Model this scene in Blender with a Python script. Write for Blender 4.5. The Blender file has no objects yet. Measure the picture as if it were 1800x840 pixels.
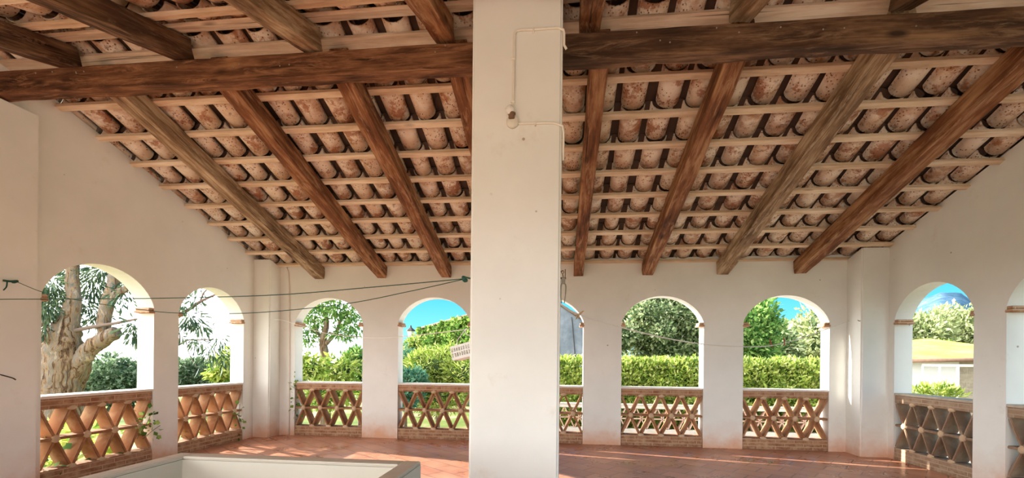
import bpy, bmesh, math
import numpy as np
from mathutils import Vector, Matrix, noise as mnoise

SC = bpy.context.scene
COL = SC.collection
rng = np.random.default_rng(7)

# ------------------------------------------------------------------ camera
F, CX, CY = 785.0, 900.0, 632.34
YAW, ROLL, EYE = 0.11174, 0.00975, 1.5
fw = Vector((-math.sin(YAW), math.cos(YAW), 0))
r0 = Vector((math.cos(YAW), math.sin(YAW), 0)); u0 = Vector((0, 0, 1))
RT = math.cos(ROLL)*r0 + math.sin(ROLL)*u0
UP = -math.sin(ROLL)*r0 + math.cos(ROLL)*u0
cam = bpy.data.cameras.new('camera'); co = bpy.data.objects.new('camera', cam); COL.objects.link(co)
M = Matrix.Identity(4)
for i in range(3):
    M[i][0] = RT[i]; M[i][1] = UP[i]; M[i][2] = -fw[i]
M[0][3], M[1][3], M[2][3] = 0, 0, EYE
co.matrix_world = M
cam.sensor_fit = 'HORIZONTAL'; cam.sensor_width = 36
cam.lens = F/1800*36
cam.shift_y = (CY-420)/1800
cam.clip_end = 3000; cam.clip_start = .05
SC.camera = co

def ray(x, y):
    x, y = float(x), float(y)
    return (x-CX)/F*RT - (y-CY)/F*UP + fw
def at(x, y, Y):                         # point seen at pixel x,y at depth Y
    d = ray(x, y); t = Y/d.y
    return Vector((d.x*t, Y, EYE+d.z*t))
def at_x(x, y, X):
    d = ray(x, y); t = X/d.x
    return Vector((X, d.y*t, EYE+d.z*t))
def at_plane(x, y, A, B):                # vertical plane through plan points A,B
    n = Vector((B[1]-A[1], -(B[0]-A[0]), 0)); d = ray(x, y)
    t = n.dot(Vector((A[0], A[1], EYE))-Vector((0, 0, EYE)))/n.dot(d)
    return Vector((0, 0, EYE))+d*t

# ------------------------------------------------------------------ materials
def new_mat(name):
    m = bpy.data.materials.new(name); m.use_nodes = True
    nt = m.node_tree; nt.nodes.clear()
    return m, nt
def N(nt, typ, **kw):
    n = nt.nodes.new(typ)
    for k, v in kw.items():
        if k.startswith('i_'):
            n.inputs[k[2:].replace('_', ' ')].default_value = v
        else: setattr(n, k, v)
    return n
def ramp(nt, fac, stops, interp='LINEAR'):
    r = nt.nodes.new('ShaderNodeValToRGB'); r.color_ramp.interpolation = interp
    el = r.color_ramp.elements
    while len(el) > 1: el.remove(el[-1])
    el[0].position = stops[0][0]; el[0].color = (*stops[0][1], 1)
    for p, c in stops[1:]:
        e = el.new(p); e.color = (*c, 1)
    nt.links.new(fac, r.inputs['Fac'])
    return r.outputs['Color']
def mix(nt, fac, a, b, blend='MIX'):
    n = nt.nodes.new('ShaderNodeMix'); n.data_type = 'RGBA'; n.blend_type = blend
    for sock, v in ((n.inputs['Factor'], fac), (n.inputs['A'], a), (n.inputs['B'], b)):
        pass
    ins = {'Factor': n.inputs[0], 'A': n.inputs[6], 'B': n.inputs[7]}
    for k, v in (('Factor', fac), ('A', a), ('B', b)):
        if isinstance(v, (int, float)): ins[k].default_value = v
        elif isinstance(v, tuple): ins[k].default_value = (*v, 1)
        else: nt.links.new(v, ins[k])
    return n.outputs[2]
def math_n(nt, op, a, b=None, clamp=False):
    n = nt.nodes.new('ShaderNodeMath'); n.operation = op; n.use_clamp = clamp
    for i, v in enumerate((a, b)):
        if v is None: continue
        if isinstance(v, (int, float)): n.inputs[i].default_value = v
        else: nt.links.new(v, n.inputs[i])
    return n.outputs[0]
def coords(nt, scale=(1, 1, 1), rot=(0, 0, 0), kind='Object'):
    t = nt.nodes.new('ShaderNodeTexCoord'); m = nt.nodes.new('ShaderNodeMapping')
    m.inputs['Scale'].default_value = scale; m.inputs['Rotation'].default_value = rot
    nt.links.new(t.outputs[kind], m.inputs['Vector'])
    return m.outputs['Vector']
def noise(nt, vec, scale, detail=4, rough=.6, dist=0):
    n = nt.nodes.new('ShaderNodeTexNoise'); n.inputs['Scale'].default_value = scale
    n.inputs['Detail'].default_value = detail; n.inputs['Roughness'].default_value = rough
    n.inputs['Distortion'].default_value = dist
    nt.links.new(vec, n.inputs['Vector'])
    return n.outputs['Fac']
def finish(nt, color, rough=.85, bump=None, bstr=.3, bdist=.01, spec=.25, metal=0, transl=None):
    b = nt.nodes.new('ShaderNodeBsdfPrincipled'); o = nt.nodes.new('ShaderNodeOutputMaterial')
    if isinstance(color, tuple): b.inputs['Base Color'].default_value = (*color, 1)
    else: nt.links.new(color, b.inputs['Base Color'])
    if isinstance(rough, (int, float)): b.inputs['Roughness'].default_value = rough
    else: nt.links.new(rough, b.inputs['Roughness'])
    b.inputs['Specular IOR Level'].default_value = spec; b.inputs['Metallic'].default_value = metal
    if bump is not None:
        bp = nt.nodes.new('ShaderNodeBump'); bp.inputs['Strength'].default_value = bstr
        bp.inputs['Distance'].default_value = bdist
        nt.links.new(bump, bp.inputs['Height']); nt.links.new(bp.outputs['Normal'], b.inputs['Normal'])
    out = b.outputs[0]
    if transl:
        t = nt.nodes.new('ShaderNodeBsdfTranslucent')
        if isinstance(color, tuple): t.inputs['Color'].default_value = (*color, 1)
        else: nt.links.new(color, t.inputs['Color'])
        ms = nt.nodes.new('ShaderNodeMixShader'); ms.inputs[0].default_value = transl
        nt.links.new(out, ms.inputs[1]); nt.links.new(t.outputs[0], ms.inputs[2]); out = ms.outputs[0]
    nt.links.new(out, o.inputs['Surface'])

def plain(name, col, rough=.6, var=.12, scale=20, metal=0, spec=.3):
    m, nt = new_mat(name); v = coords(nt)
    n = noise(nt, v, scale)
    c = mix(nt, n, tuple(x*(1-var) for x in col), tuple(min(1, x*(1+var)) for x in col))
    finish(nt, c, rough, n, .1, .003, spec, metal); return m

def plaster(name, base, dust=True, spots=True):
    m, nt = new_mat(name); v = coords(nt)
    n1 = noise(nt, v, 1.1, 5, .6); n2 = noise(nt, v, 14, 4, .7)
    c = mix(nt, ramp(nt, n1, [(.35, (0, 0, 0)), (.7, (1, 1, 1))]), tuple(x*.95 for x in base), tuple(min(1, x*1.04) for x in base))
    # blotchy yellow stains
    n3 = noise(nt, v, 2.3, 5, .7)
    c = mix(nt, ramp(nt, n3, [(.62, (0, 0, 0)), (.78, (.35, .35, .35))]), c, (.62, .52, .40))
    if spots:   # little chips and nail holes
        vo = nt.nodes.new('ShaderNodeTexVoronoi'); vo.inputs['Scale'].default_value = 3.4
        nt.links.new(v, vo.inputs['Vector'])
        sp = ramp(nt, vo.outputs['Distance'], [(.0, (1, 1, 1)), (.035, (1, 1, 1)), (.05, (0, 0, 0))])
        c = mix(nt, mix(nt, ramp(nt, noise(nt, v, 1.7, 2), [(.44, (0, 0, 0)), (.50, (.8, .8, .8))]), (0, 0, 0), sp), c, (.33, .24, .17))
    if dust:    # red clay dust that splashed onto the foot of the wall
        s = nt.nodes.new('ShaderNodeSeparateXYZ'); nt.links.new(v, s.inputs[0])
        h = math_n(nt, 'ADD', s.outputs[2], math_n(nt, 'MULTIPLY', math_n(nt, 'SUBTRACT', noise(nt, v, 2.2, 5, .65), .5), .65))
        f = ramp(nt, h, [(0, (.85, .85, .85)), (.12, (.55, .55, .55)), (.26, (.22, .22, .22)), (.50, (0, 0, 0))])
        c = mix(nt, f, c, (.68, .34, .18))
    finish(nt, c, .9, n2, .18, .004, .15); return m

def wood(name, dark, mid, light, lo=.35, hi=.68, ax=0, cracks=True, worn=None):
    m, nt = new_mat(name)
    oi = nt.nodes.new('ShaderNodeObjectInfo')
    t = nt.nodes.new('ShaderNodeTexCoord'); ad = nt.nodes.new('ShaderNodeVectorMath'); ad.operation = 'ADD'
    cb = nt.nodes.new('ShaderNodeCombineXYZ')
    for i in range(3): nt.links.new(math_n(nt, 'MULTIPLY', oi.outputs['Random'], 37.0+11*i), cb.inputs[i])
    nt.links.new(t.outputs['Object'], ad.inputs[0]); nt.links.new(cb.outputs[0], ad.inputs[1])
    mp = nt.nodes.new('ShaderNodeMapping'); mp.inputs['Scale'].default_value = (.9, 11, 11)
    nt.links.new(ad.outputs[0], mp.inputs[0]); v = mp.outputs[0]
    n1 = noise(nt, v, 1.6, 6, .65, .5)
    mp2 = nt.nodes.new('ShaderNodeMapping'); mp2.inputs['Scale'].default_value = (.7, 2.2, 2.2)
    nt.links.new(ad.outputs[0], mp2.inputs[0])
    n2 = noise(nt, mp2.outputs[0], 2.0, 4, .6)
    nn = mix(nt, .5, n1, n2)
    c = ramp(nt, nn, [(lo, dark), (.5, mid), (hi, light)])
    if cracks:
        mp3 = nt.nodes.new('ShaderNodeMapping'); mp3.inputs['Scale'].default_value = (.6, 26, 26)
        nt.links.new(ad.outputs[0], mp3.inputs[0])
        n3 = noise(nt, mp3.outputs[0], 1.0, 3, .5, .3)
        c = mix(nt, ramp(nt, n3, [(.30, (.85, .85, .85)), (.37, (0, 0, 0))]), c, tuple(x*.35 for x in dark))
    if worn:    # scuffed paler patches along the grain
        mp5 = nt.nodes.new('ShaderNodeMapping'); mp5.inputs['Scale'].default_value = (.8, 6, 6)
        nt.links.new(ad.outputs[0], mp5.inputs[0])
        c = mix(nt, ramp(nt, noise(nt, mp5.outputs[0], 2.6, 7, .75, .8), [(.52, (0, 0, 0)), (.64, (.75, .75, .75))]), c, worn)
    # knots
    mp4 = nt.nodes.new('ShaderNodeMapping'); mp4.inputs['Scale'].default_value = (1.2, 3.2, 3.2)
    nt.links.new(ad.outputs[0], mp4.inputs[0])
    vo = nt.nodes.new('ShaderNodeTexVoronoi'); vo.inputs['Scale'].default_value = 1.0
    nt.links.new(mp4.outputs[0], vo.inputs['Vector'])
    c = mix(nt, ramp(nt, vo.outputs['Distance'], [(.05, (.8, .8, .8)), (.13, (0, 0, 0))]), c, tuple(x*.45 for x in dark))
    finish(nt, c, .75, n1, .55, .01, .2); return m

MAT = {}
MAT['plaster'] = plaster('white plaster', (.815, .815, .765))
MAT['plaster_low'] = plaster('cream parapet plaster', (.60, .585, .50), dust=False)
MAT['parapet_top'] = plain('worn parapet top', (.50, .42, .32), .85, .25, 12)
MAT['beam'] = wood('dark beam wood', (.035, .014, .006), (.135, .055, .024), (.36, .18, .085), .38, .66, worn=(.34, .17, .085))
MAT['beam2'] = wood('blackened beam wood', (.025, .013, .008), (.085, .042, .022), (.30, .17, .09), worn=(.26, .16, .095))
MAT['rafter'] = wood('red brown rafter wood', (.055, .020, .009), (.20, .078, .032), (.50, .28, .14), .36, .66, worn=(.46, .27, .15))
MAT['rafter_grey'] = wood('weathered rafter wood', (.075, .042, .024), (.27, .17, .095), (.62, .48, .32), .36, .64, worn=(.55, .42, .28))
MAT['batten'] = wood('pale batten wood', (.36, .23, .13), (.72, .56, .38), (.84, .72, .55), .28, .6, cracks=False)
MAT['plank'] = wood('pale plank wood', (.34, .22, .14), (.68, .53, .38), (.82, .70, .54), .28, .62)

def tile_mat():
    m, nt = new_mat('old barrel tile'); v = coords(nt)
    g = nt.nodes.new('ShaderNodeNewGeometry')
    base = ramp(nt, g.outputs['Random Per Island'], [(0, (.42, .25, .15)), (.2, (.62, .42, .28)), (.4, (.76, .62, .45)), (.6, (.58, .38, .24)), (.8, (.72, .55, .38)), (1, (.82, .71, .56))])
    n = noise(nt, v, 6, 6, .7)
    c = mix(nt, ramp(nt, n, [(.40, (0, 0, 0)), (.58, (.85, .85, .85))]), base, (.83, .75, .62))
    c = mix(nt, ramp(nt, noise(nt, v, 3.4, 5, .75), [(.53, (0, 0, 0)), (.60, (.8, .8, .8))]), c, (.36, .14, .06))
    c = mix(nt, ramp(nt, noise(nt, v, 8, 5, .7), [(.60, (0, 0, 0)), (.68, (.75, .75, .75))]), c, (.22, .13, .09))
    vo = nt.nodes.new('ShaderNodeTexVoronoi'); vo.inputs['Scale'].default_value = 34
    nt.links.new(coords(nt, (1, .8, 1)), vo.inputs['Vector'])
    sp = ramp(nt, vo.outputs['Distance'], [(.17, (1, 1, 1)), (.30, (0, 0, 0))])
    sp = mix(nt, ramp(nt, noise(nt, v, 4.5, 3), [(.40, (0, 0, 0)), (.50, (.9, .9, .9))]), (0, 0, 0), sp)
    c = mix(nt, sp, c, (.15, .05, .025))
    finish(nt, c, .9, n, .5, .008, .1); return m
MAT['tile'] = tile_mat()
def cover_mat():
    m, nt = new_mat('cover tile with painted shade'); v = coords(nt)
    finish(nt, mix(nt, noise(nt, v, 4), (.05, .03, .02), (.13, .08, .055)), .95); return m  # dark tone paints the shade of the gaps between channel tiles
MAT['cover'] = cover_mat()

def floor_mat():
    m, nt = new_mat('terracotta floor tiles')
    v = coords(nt, (1, 1, 1), (0, 0, math.radians(38)))
    b = nt.nodes.new('ShaderNodeTexBrick'); nt.links.new(v, b.inputs['Vector'])
    b.inputs['Scale'].default_value = 1; b.inputs['Brick Width'].default_value = .42; b.inputs['Row Height'].default_value = .28
    b.inputs['Mortar Size'].default_value = .010; b.inputs['Mortar Smooth'].default_value = .4; b.inputs['Bias'].default_value = 0
    b.inputs['Color1'].default_value = (.37, .135, .070, 1); b.inputs['Color2'].default_value = (.50, .21, .115, 1)
    b.inputs['Mortar'].default_value = (.13, .055, .035, 1)
    v2 = coords(nt); n = noise(nt, v2, 1.6, 6, .65)
    c = mix(nt, ramp(nt, n, [(.4, (0, 0, 0)), (.7, (.5, .5, .5))]), b.outputs['Color'], (.66, .37, .25))
    c = mix(nt, ramp(nt, noise(nt, v2, 6, 5, .7), [(.55, (0, 0, 0)), (.8, (.35, .35, .35))]), c, (.30, .11, .06))
    rg = ramp(nt, n, [(.35, (.22, .22, .22)), (.7, (.5, .5, .5))])
    finish(nt, c, rg, b.outputs['Fac'], -.25, .004, .45); return m
MAT['floor'] = floor_mat()

def brick_mat(name, c1, c2, mortar, bw=.30, rh=.058):
    m, nt = new_mat(name); v = coords(nt)
    s = nt.nodes.new('ShaderNodeSeparateXYZ'); nt.links.new(v, s.inputs[0])
    cb = nt.nodes.new('ShaderNodeCombineXYZ'); nt.links.new(s.outputs[0], cb.inputs[0]); nt.links.new(s.outputs[2], cb.inputs[1])
    b = nt.nodes.new('ShaderNodeTexBrick'); nt.links.new(cb.outputs[0], b.inputs['Vector'])
    b.inputs['Scale'].default_value = 1; b.inputs['Brick Width'].default_value = bw; b.inputs['Row Height'].default_value = rh
    b.inputs['Mortar Size'].default_value = .008; b.inputs['Mortar Smooth'].default_value = .5
    b.inputs['Color1'].default_value = (*c1, 1); b.inputs['Color2'].default_value = (*c2, 1); b.inputs['Mortar'].default_value = (*mortar, 1)
    n = noise(nt, v, 9, 5, .7)
    c = mix(nt, ramp(nt, n, [(.42, (0, 0, 0)), (.66, (.8, .8, .8))]), b.outputs['Color'], mortar)
    finish(nt, c, .9, n, .5, .012, .1); return m
MAT['plinth'] = brick_mat('old plinth brick', (.25, .11, .06), (.36, .18, .10), (.50, .33, .20))
MAT['plinth_grey'] = brick_mat('weathered grey brown plinth brick', (.26, .16, .10), (.36, .24, .16), (.44, .33, .23))
def lattice_mat(name, a, b, pale):
    m, nt = new_mat(name); v = coords(nt); n = noise(nt, v, 4.5, 5, .65)
    g = nt.nodes.new('ShaderNodeNewGeometry')
    c = mix(nt, g.outputs['Random Per Island'], a, b)
    c = mix(nt, ramp(nt, n, [(.45, (0, 0, 0)), (.7, (.7, .7, .7))]), c, pale)
    finish(nt, c, .9, noise(nt, v, 22, 4), .35, .006, .1); return m
MAT['lattice'] = lattice_mat('terracotta lattice tile', (.27, .115, .052), (.39, .19, .09), (.50, .33, .19))
MAT['lattice_grey'] = lattice_mat('weathered lattice tile', (.22, .135, .085), (.31, .20, .13), (.42, .32, .23))
MAT['lattice_far'] = lattice_mat('pale pink lattice tile', (.36, .20, .135), (.44, .27, .19), (.48, .38, .30))  # paler pink tile of the outer balustrade
MAT['joint'] = plain('pale lime mortar', (.58, .42, .27), .95, .2, 14)
MAT['coping'] = plain('whitewashed coping tile', (.78, .70, .62), .85, .12, 8)
MAT['coping_grey'] = plain('lichened coping tile', (.50, .43, .34), .9, .3, 12)
MAT['impost'] = brick_mat('impost brick', (.36, .15, .07), (.44, .20, .10), (.55, .40, .28), .2, .035)
MAT['white_metal'] = plain('white painted conduit', (.80, .76, .66), .5, .1, 15)
MAT['rust'] = plain('rusty iron', (.20, .12, .07), .7, .5, 40, .4)
MAT['dark_metal'] = plain('dark iron', (.06, .05, .045), .6, .4, 40, .5)
MAT['steel'] = plain('dull steel', (.36, .32, .26), .5, .3, 30, .6)
MAT['porcelain'] = plain('aged white porcelain', (.74, .70, .60), .35, .1, 30)
MAT['green_rope'] = plain('dark green plastic cord', (.012, .075, .05), .5, .2, 40)
MAT['white_rope'] = plain('white plastic cord', (.80, .76, .68), .6, .1, 40)
MAT['peg'] = plain('wooden peg', (.60, .38, .18), .7, .2, 50)
MAT['peg_red'] = plain('red brown peg', (.34, .09, .05), .6, .2, 50)
MAT['plastic'] = plain('white plastic', (.74, .73, .70), .45, .06, 30)
def glass_mat():
    m, nt = new_mat('frosted bulb glass')
    b = N(nt, 'ShaderNodeBsdfPrincipled'); b.inputs['Base Color'].default_value = (.92, .90, .84, 1)
    b.inputs['Roughness'].default_value = .25; b.inputs['Transmission Weight'].default_value = .15
    o = N(nt, 'ShaderNodeOutputMaterial'); nt.links.new(b.outputs[0], o.inputs[0]); return m
MAT['glass'] = glass_mat()

def leaf_mat(name, cols, transl=.35):
    m, nt = new_mat(name); g = nt.nodes.new('ShaderNodeNewGeometry')
    k = len(cols)-1
    c = ramp(nt, g.outputs['Random Per Island'], [(i/k, cols[i]) for i in range(k+1)])
    finish(nt, c, .55, None, spec=.25, transl=transl); return m
MAT['leaf_euc'] = leaf_mat('eucalyptus leaf', [(.02, .05, .03), (.05, .10, .05), (.10, .16, .07), (.20, .26, .14)], .2)
MAT['leaf_dark'] = leaf_mat('dark bush leaf', [(.04, .08, .035), (.09, .15, .07), (.18, .25, .13), (.32, .38, .25)])
MAT['leaf_bright'] = leaf_mat('bright yellow green leaf', [(.09, .18, .02), (.22, .32, .04), (.42, .48, .09), (.60, .62, .24)], .4)
MAT['leaf_hedge'] = leaf_mat('hedge leaf', [(.06, .12, .02), (.22, .32, .04), (.44, .52, .10), (.62, .64, .24)], .4)
MAT['leaf_tree'] = leaf_mat('pale tree leaf', [(.05, .10, .035), (.15, .22, .08), (.36, .42, .20), (.55, .58, .36)], .3)
MAT['leaf_mid'] = leaf_mat('mid green tree leaf', [(.04, .13, .03), (.11, .25, .05), (.24, .40, .09), (.38, .50, .16)], .4)
MAT['leaf_scrub'] = leaf_mat('olive scrub leaf', [(.15, .20, .07), (.28, .33, .13), (.42, .46, .22), (.54, .56, .32)], .25)
MAT['leaf_ivy'] = leaf_mat('ivy leaf', [(.04, .10, .018), (.10, .21, .035), (.22, .34, .06), (.40, .48, .16)], .35)
MAT['leaf_blue'] = leaf_mat('blue green leaf', [(.03, .12, .07), (.06, .20, .12), (.12, .28, .17), (.2, .36, .2)], .3)
MAT['leaf_core'] = plain('painted shade core', (.035, .06, .02), .9, .4, 10)  # dark colour stands in for shade deep inside the leaves

def bark_mat():
    m, nt = new_mat('peeling bark'); v = coords(nt, (3.6, 3.6, .55))
    n = noise(nt, v, 1.6, 6, .7, 1.2)
    c = ramp(nt, n, [(.36, (.035, .02, .012)), (.43, (.14, .085, .05)), (.49, (.28, .19, .115)), (.55, (.15, .135, .12)), (.63, (.36, .27, .185))])
    v2 = coords(nt, (9, 9, .8)); n2 = noise(nt, v2, 1.2, 3, .6, .5)
    c = mix(nt, ramp(nt, n2, [(.34, (.8, .8, .8)), (.42, (0, 0, 0))]), c, (.08, .04, .025))
    finish(nt, c, .9, n, .8, .05, .1); return m
MAT['bark'] = bark_mat()
MAT['twig'] = plain('thin branch bark', (.17, .12, .095), .9, .3, 6)

def ground_mat():
    m, nt = new_mat('garden ground'); v = coords(nt)
    n = noise(nt, v, .35, 6, .65)
    c = ramp(nt, n, [(.35, (.06, .10, .02)), (.48, (.14, .17, .04)), (.56, (.24, .20, .11)), (.7, (.32, .26, .18))])
    finish(nt, c, .95, noise(nt, v, 5), .4, .03, .1); return m
MAT['ground'] = ground_mat()
MAT['paving'] = plain('pale paving', (.52, .47, .39), .9, .15, 3)
def stone_mat(name, a, b, c3):
    m, nt = new_mat(name); v = coords(nt); n = noise(nt, v, 1.1, 6, .7)
    c = ramp(nt, n, [(.3, a), (.5, b), (.7, c3)])
    v2 = coords(nt, (3, 3, .5)); c = mix(nt, ramp(nt, noise(nt, v2, 1.5, 5), [(.5, (0, 0, 0)), (.7, (.4, .4, .4))]), c, a)
    finish(nt, c, .95, noise(nt, v, 9), .5, .03, .1); return m
MAT['grey_wall'] = stone_mat('grey rendered wall', (.11, .13, .15), (.17, .19, .21), (.24, .26, .28))
MAT['rubble'] = brick_mat('rubble stone wall', (.20, .16, .12), (.28, .23, .17), (.32, .28, .21), .45, .22)
MAT['moss_roof'] = stone_mat('lichen covered roof', (.34, .30, .05), (.46, .42, .08), (.50, .46, .16))
MAT['shed_white'] = plain('shed whitewash', (.50, .49, .46), .9, .05, 2)
MAT['tile_red'] = plain('roof tile edge', (.15, .09, .06), .9, .35, 8)
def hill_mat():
    m, nt = new_mat('forested mountain with painted haze'); v = coords(nt)
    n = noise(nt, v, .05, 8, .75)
    finish(nt, ramp(nt, n, [(.38, (.035, .075, .115)), (.52, (.06, .115, .17)), (.65, (.12, .17, .22))]), 1, spec=0); return m  # haze of distance painted as blue in the forest colour
MAT['hill'] = hill_mat()

# ------------------------------------------------------------------ object helpers
def tag(o, label=None, cat=None, group=None, kind=None):
    if label: o['label'] = label
    if cat: o['category'] = cat
    if group: o['group'] = group
    if kind: o['kind'] = kind
    return o
def empty(name, loc=(0, 0, 0), rz=0):
    o = bpy.data.objects.new(name, None); COL.objects.link(o)
    o.location = loc; o.rotation_euler = (0, 0, rz); o.empty_display_size = .2
    return o
def link(name, me, mats, parent=None, smooth=False):
    o = bpy.data.objects.new(name, me); COL.objects.link(o)
    for m in (mats if isinstance(mats, (list, tuple)) else [mats]): me.materials.append(MAT[m])
    if parent is not None: o.parent = parent
    if smooth: me.polygons.foreach_set('use_smooth', [True]*len(me.polygons))
    return o
def from_bm(name, bm, mats, parent=None, smooth=False):
    me = bpy.data.meshes.new(name); bm.normal_update(); bm.to_mesh(me); bm.free()
    return link(name, me, mats, parent, smooth)
def from_np(name, V, Fq, mats, parent=None, smooth=False, matidx=None):
    V = np.asarray(V, dtype=np.float32); Fq = np.asarray(Fq, dtype=np.int32)
    k = Fq.shape[1]; me = bpy.data.meshes.new(name)
    me.vertices.add(len(V)); me.vertices.foreach_set('co', V.ravel())
    me.loops.add(Fq.size); me.loops.foreach_set('vertex_index', Fq.ravel())
    me.polygons.add(len(Fq)); me.polygons.foreach_set('loop_start', np.arange(len(Fq), dtype=np.int32)*k)
    if matidx is not None: me.polygons.foreach_set('material_index', np.asarray(matidx, dtype=np.int32))
    me.update(calc_edges=True); me.validate()
    return link(name, me, mats, parent, smooth)

def box(bm, x0, x1, y0, y1, z0, z1, bev=0, mi=0):
    vs = [bm.verts.new((x, y, z)) for x in (x0, x1) for y in (y0, y1) for z in (z0, z1)]
    fs = [(0, 1, 3, 2), (4, 6, 7, 5), (0, 4, 5, 1), (2, 3, 7, 6), (0, 2, 6, 4), (1, 5, 7, 3)]
    faces = [bm.faces.new([vs[i] for i in f]) for f in fs]
    for f in faces: f.material_index = mi
    if bev:
        es = {e for f in faces for e in f.edges}
        bmesh.ops.bevel(bm, geom=list(es), offset=bev, segments=2, affect='EDGES', profile=.5)
def bar(bm, P, Q, wdir, w, t):                # slab from P to Q, width w along wdir, thickness t
    P, Q, wd = Vector(P), Vector(Q), Vector(wdir).normalized()
    a = (Q-P).normalized(); n = a.cross(wd).normalized()
    vs = []
    for R in (P, Q):
        for i, j in ((-1, -1), (1, -1), (1, 1), (-1, 1)):
            vs.append(bm.verts.new(R + wd*w/2*i + n*t/2*j))
    for f in ((0, 1, 2, 3), (7, 6, 5, 4), (0, 4, 5, 1), (1, 5, 6, 2), (2, 6, 7, 3), (3, 7, 4, 0)):
        bm.faces.new([vs[k] for k in f])
def tube_np(pts, radii, seg=8, wob=0, seed=0):
    pts = [Vector(p) for p in pts]; V = []; Fq = []
    R = radii if hasattr(radii, '__len__') else [radii]*len(pts)
    side = None
    for i, p in enumerate(pts):
        d = (pts[min(i+1, len(pts)-1)]-pts[max(i-1, 0)]).normalized()
        if side is None:
            side = d.cross(Vector((.3, .9, .1))).normalized()
        side = (side - d*side.dot(d)).normalized(); up = d.cross(side)
        for k in range(seg):
            a = 2*math.pi*k/seg
            rr = R[i]
            if wob: rr *= 1+wob*mnoise.noise(Vector((math.cos(a)*1.3+seed, math.sin(a)*1.3, i*.45)))
            V.append(p + (side*math.cos(a)+up*math.sin(a))*rr)
    n = len(pts)
    for i in range(n-1):
        for k in range(seg):
            k2 = (k+1) % seg
            Fq.append((i*seg+k, i*seg+k2, (i+1)*seg+k2, (i+1)*seg+k))
    V += [pts[0], pts[-1]]
    for k in range(seg):
        k2 = (k+1) % seg
        Fq.append((n*seg, k2, k, k)); Fq.append((n*seg+1, (n-1)*seg+k, (n-1)*seg+k2, (n-1)*seg+k2))
    return np.array([list(v) for v in V]), Fq
class MB:
    def __init__(s): s.V = []; s.F = []; s.n = 0
    def tube(s, pts, radii, seg=8, wob=0, seed=0):
        V, Fq = tube_np(pts, radii, seg, wob, seed)
        s.V.append(V); s.F += [tuple(i+s.n for i in f) for f in Fq]; s.n += len(V); return s
    def build(s, name, mat, parent=None, smooth=True):
        V = np.concatenate(s.V); me = bpy.data.meshes.new(name)
        fs = []
        for f in s.F:
            g = []
            for i in f:
                if i not in g: g.append(i)
            fs.append(g)
        me.from_pydata(V.tolist(), [], fs); me.update()
        return link(name, me, mat, parent, smooth)
def smooth_path(P, n=8):
    P = [Vector(p) for p in P]; out = []
    for i in range(len(P)-1):
        a = P[max(i-1, 0)]; b = P[i]; c = P[i+1]; d = P[min(i+2, len(P)-1)]
        for k in range(n):
            t = k/n
            out.append(.5*((2*b)+(c-a)*t+(2*a-5*b+4*c-d)*t*t+(3*b-a-3*c+d)*t**3))
    out.append(P[-1]); return out
def interp(R, n=8):
    R = list(R); out = []
    for i in range(len(R)-1):
        for k in range(n): out.append(R[i]+(R[i+1]-R[i])*k/n)
    out.append(R[-1]); return out
def lathe(bm, prof, c=(0, 0, 0), seg=20, axis='z'):
    rings = []
    for r, h in prof:
        ring = []
        for k in range(seg):
            a = 2*math.pi*k/seg
            p = (r*math.cos(a), r*math.sin(a), h) if axis == 'z' else (r*math.cos(a), h, r*math.sin(a))
            ring.append(bm.verts.new((c[0]+p[0], c[1]+p[1], c[2]+p[2])))
        rings.append(ring)
    for a, b in zip(rings, rings[1:]):
        for k in range(seg): bm.faces.new((a[k], a[(k+1) % seg], b[(k+1) % seg], b[k]))
    bm.faces.new(list(reversed(rings[0]))); bm.faces.new(rings[-1])
    bmesh.ops.recalc_face_normals(bm, faces=bm.faces)

# leaves: folded diamond blades scattered over points
def leaves_np(P, size, aspect=.45, droop=0, jit=.35, normals=None, seed=1):
    g = np.random.default_rng(seed); n = len(P)
    d = g.normal(size=(n, 3))
    if normals is not None: d = d*.9 + normals*1.1
    d[:, 2] -= droop*2.2
    d /= np.linalg.norm(d, axis=1, keepdims=True)+1e-9
    o = g.normal(size=(n, 3)); s = np.cross(d, o); s /= np.linalg.norm(s, axis=1, keepdims=True)+1e-9
    nn = np.cross(d, s)
    L = size*(1+jit*g.normal(size=(n, 1)).clip(-1.5, 1.5)); W = L*aspect
    V = np.stack([P, P+d*L*.5+s*W*.5+nn*L*.08, P+d*L, P+d*L*.5-s*W*.5+nn*L*.08], 1).reshape(-1, 3)
    Fq = np.arange(n*4).reshape(-1, 4)
    return V, Fq
def blob_points(blobs, n, seed, thick=.35, lump=.22, lf=2.2):
    g = np.random.default_rng(seed); out = []; nor = []
    w = np.array([b[1][0]*b[1][1]+b[1][1]*b[1][2]+b[1][0]*b[1][2] for b in blobs]); w = w/w.sum()
    for (c, r), k in zip(blobs, (w*n).astype(int)+1):
        d = g.normal(size=(k, 3)); d /= np.linalg.norm(d, axis=1, keepdims=True)
        ph = g.uniform(0, 6.28, 6)
        l = 1+lump*(np.sin(d[:, 0]*lf*2+ph[0])*np.sin(d[:, 1]*lf*2+ph[1])+.6*np.sin(d[:, 2]*lf*3+ph[2])*np.sin(d[:, 0]*lf*3.1+ph[3])+.4*np.sin(d[:, 1]*lf*5+ph[4])*np.sin(d[:, 2]*lf*5+ph[5]))
        rad = (1-thick*g.random(k)**1.6)*l
        out.append(np.array(c)+d*rad[:, None]*np.array(r)); nor.append(d)
    return np.concatenate(out), np.concatenate(nor)
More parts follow.
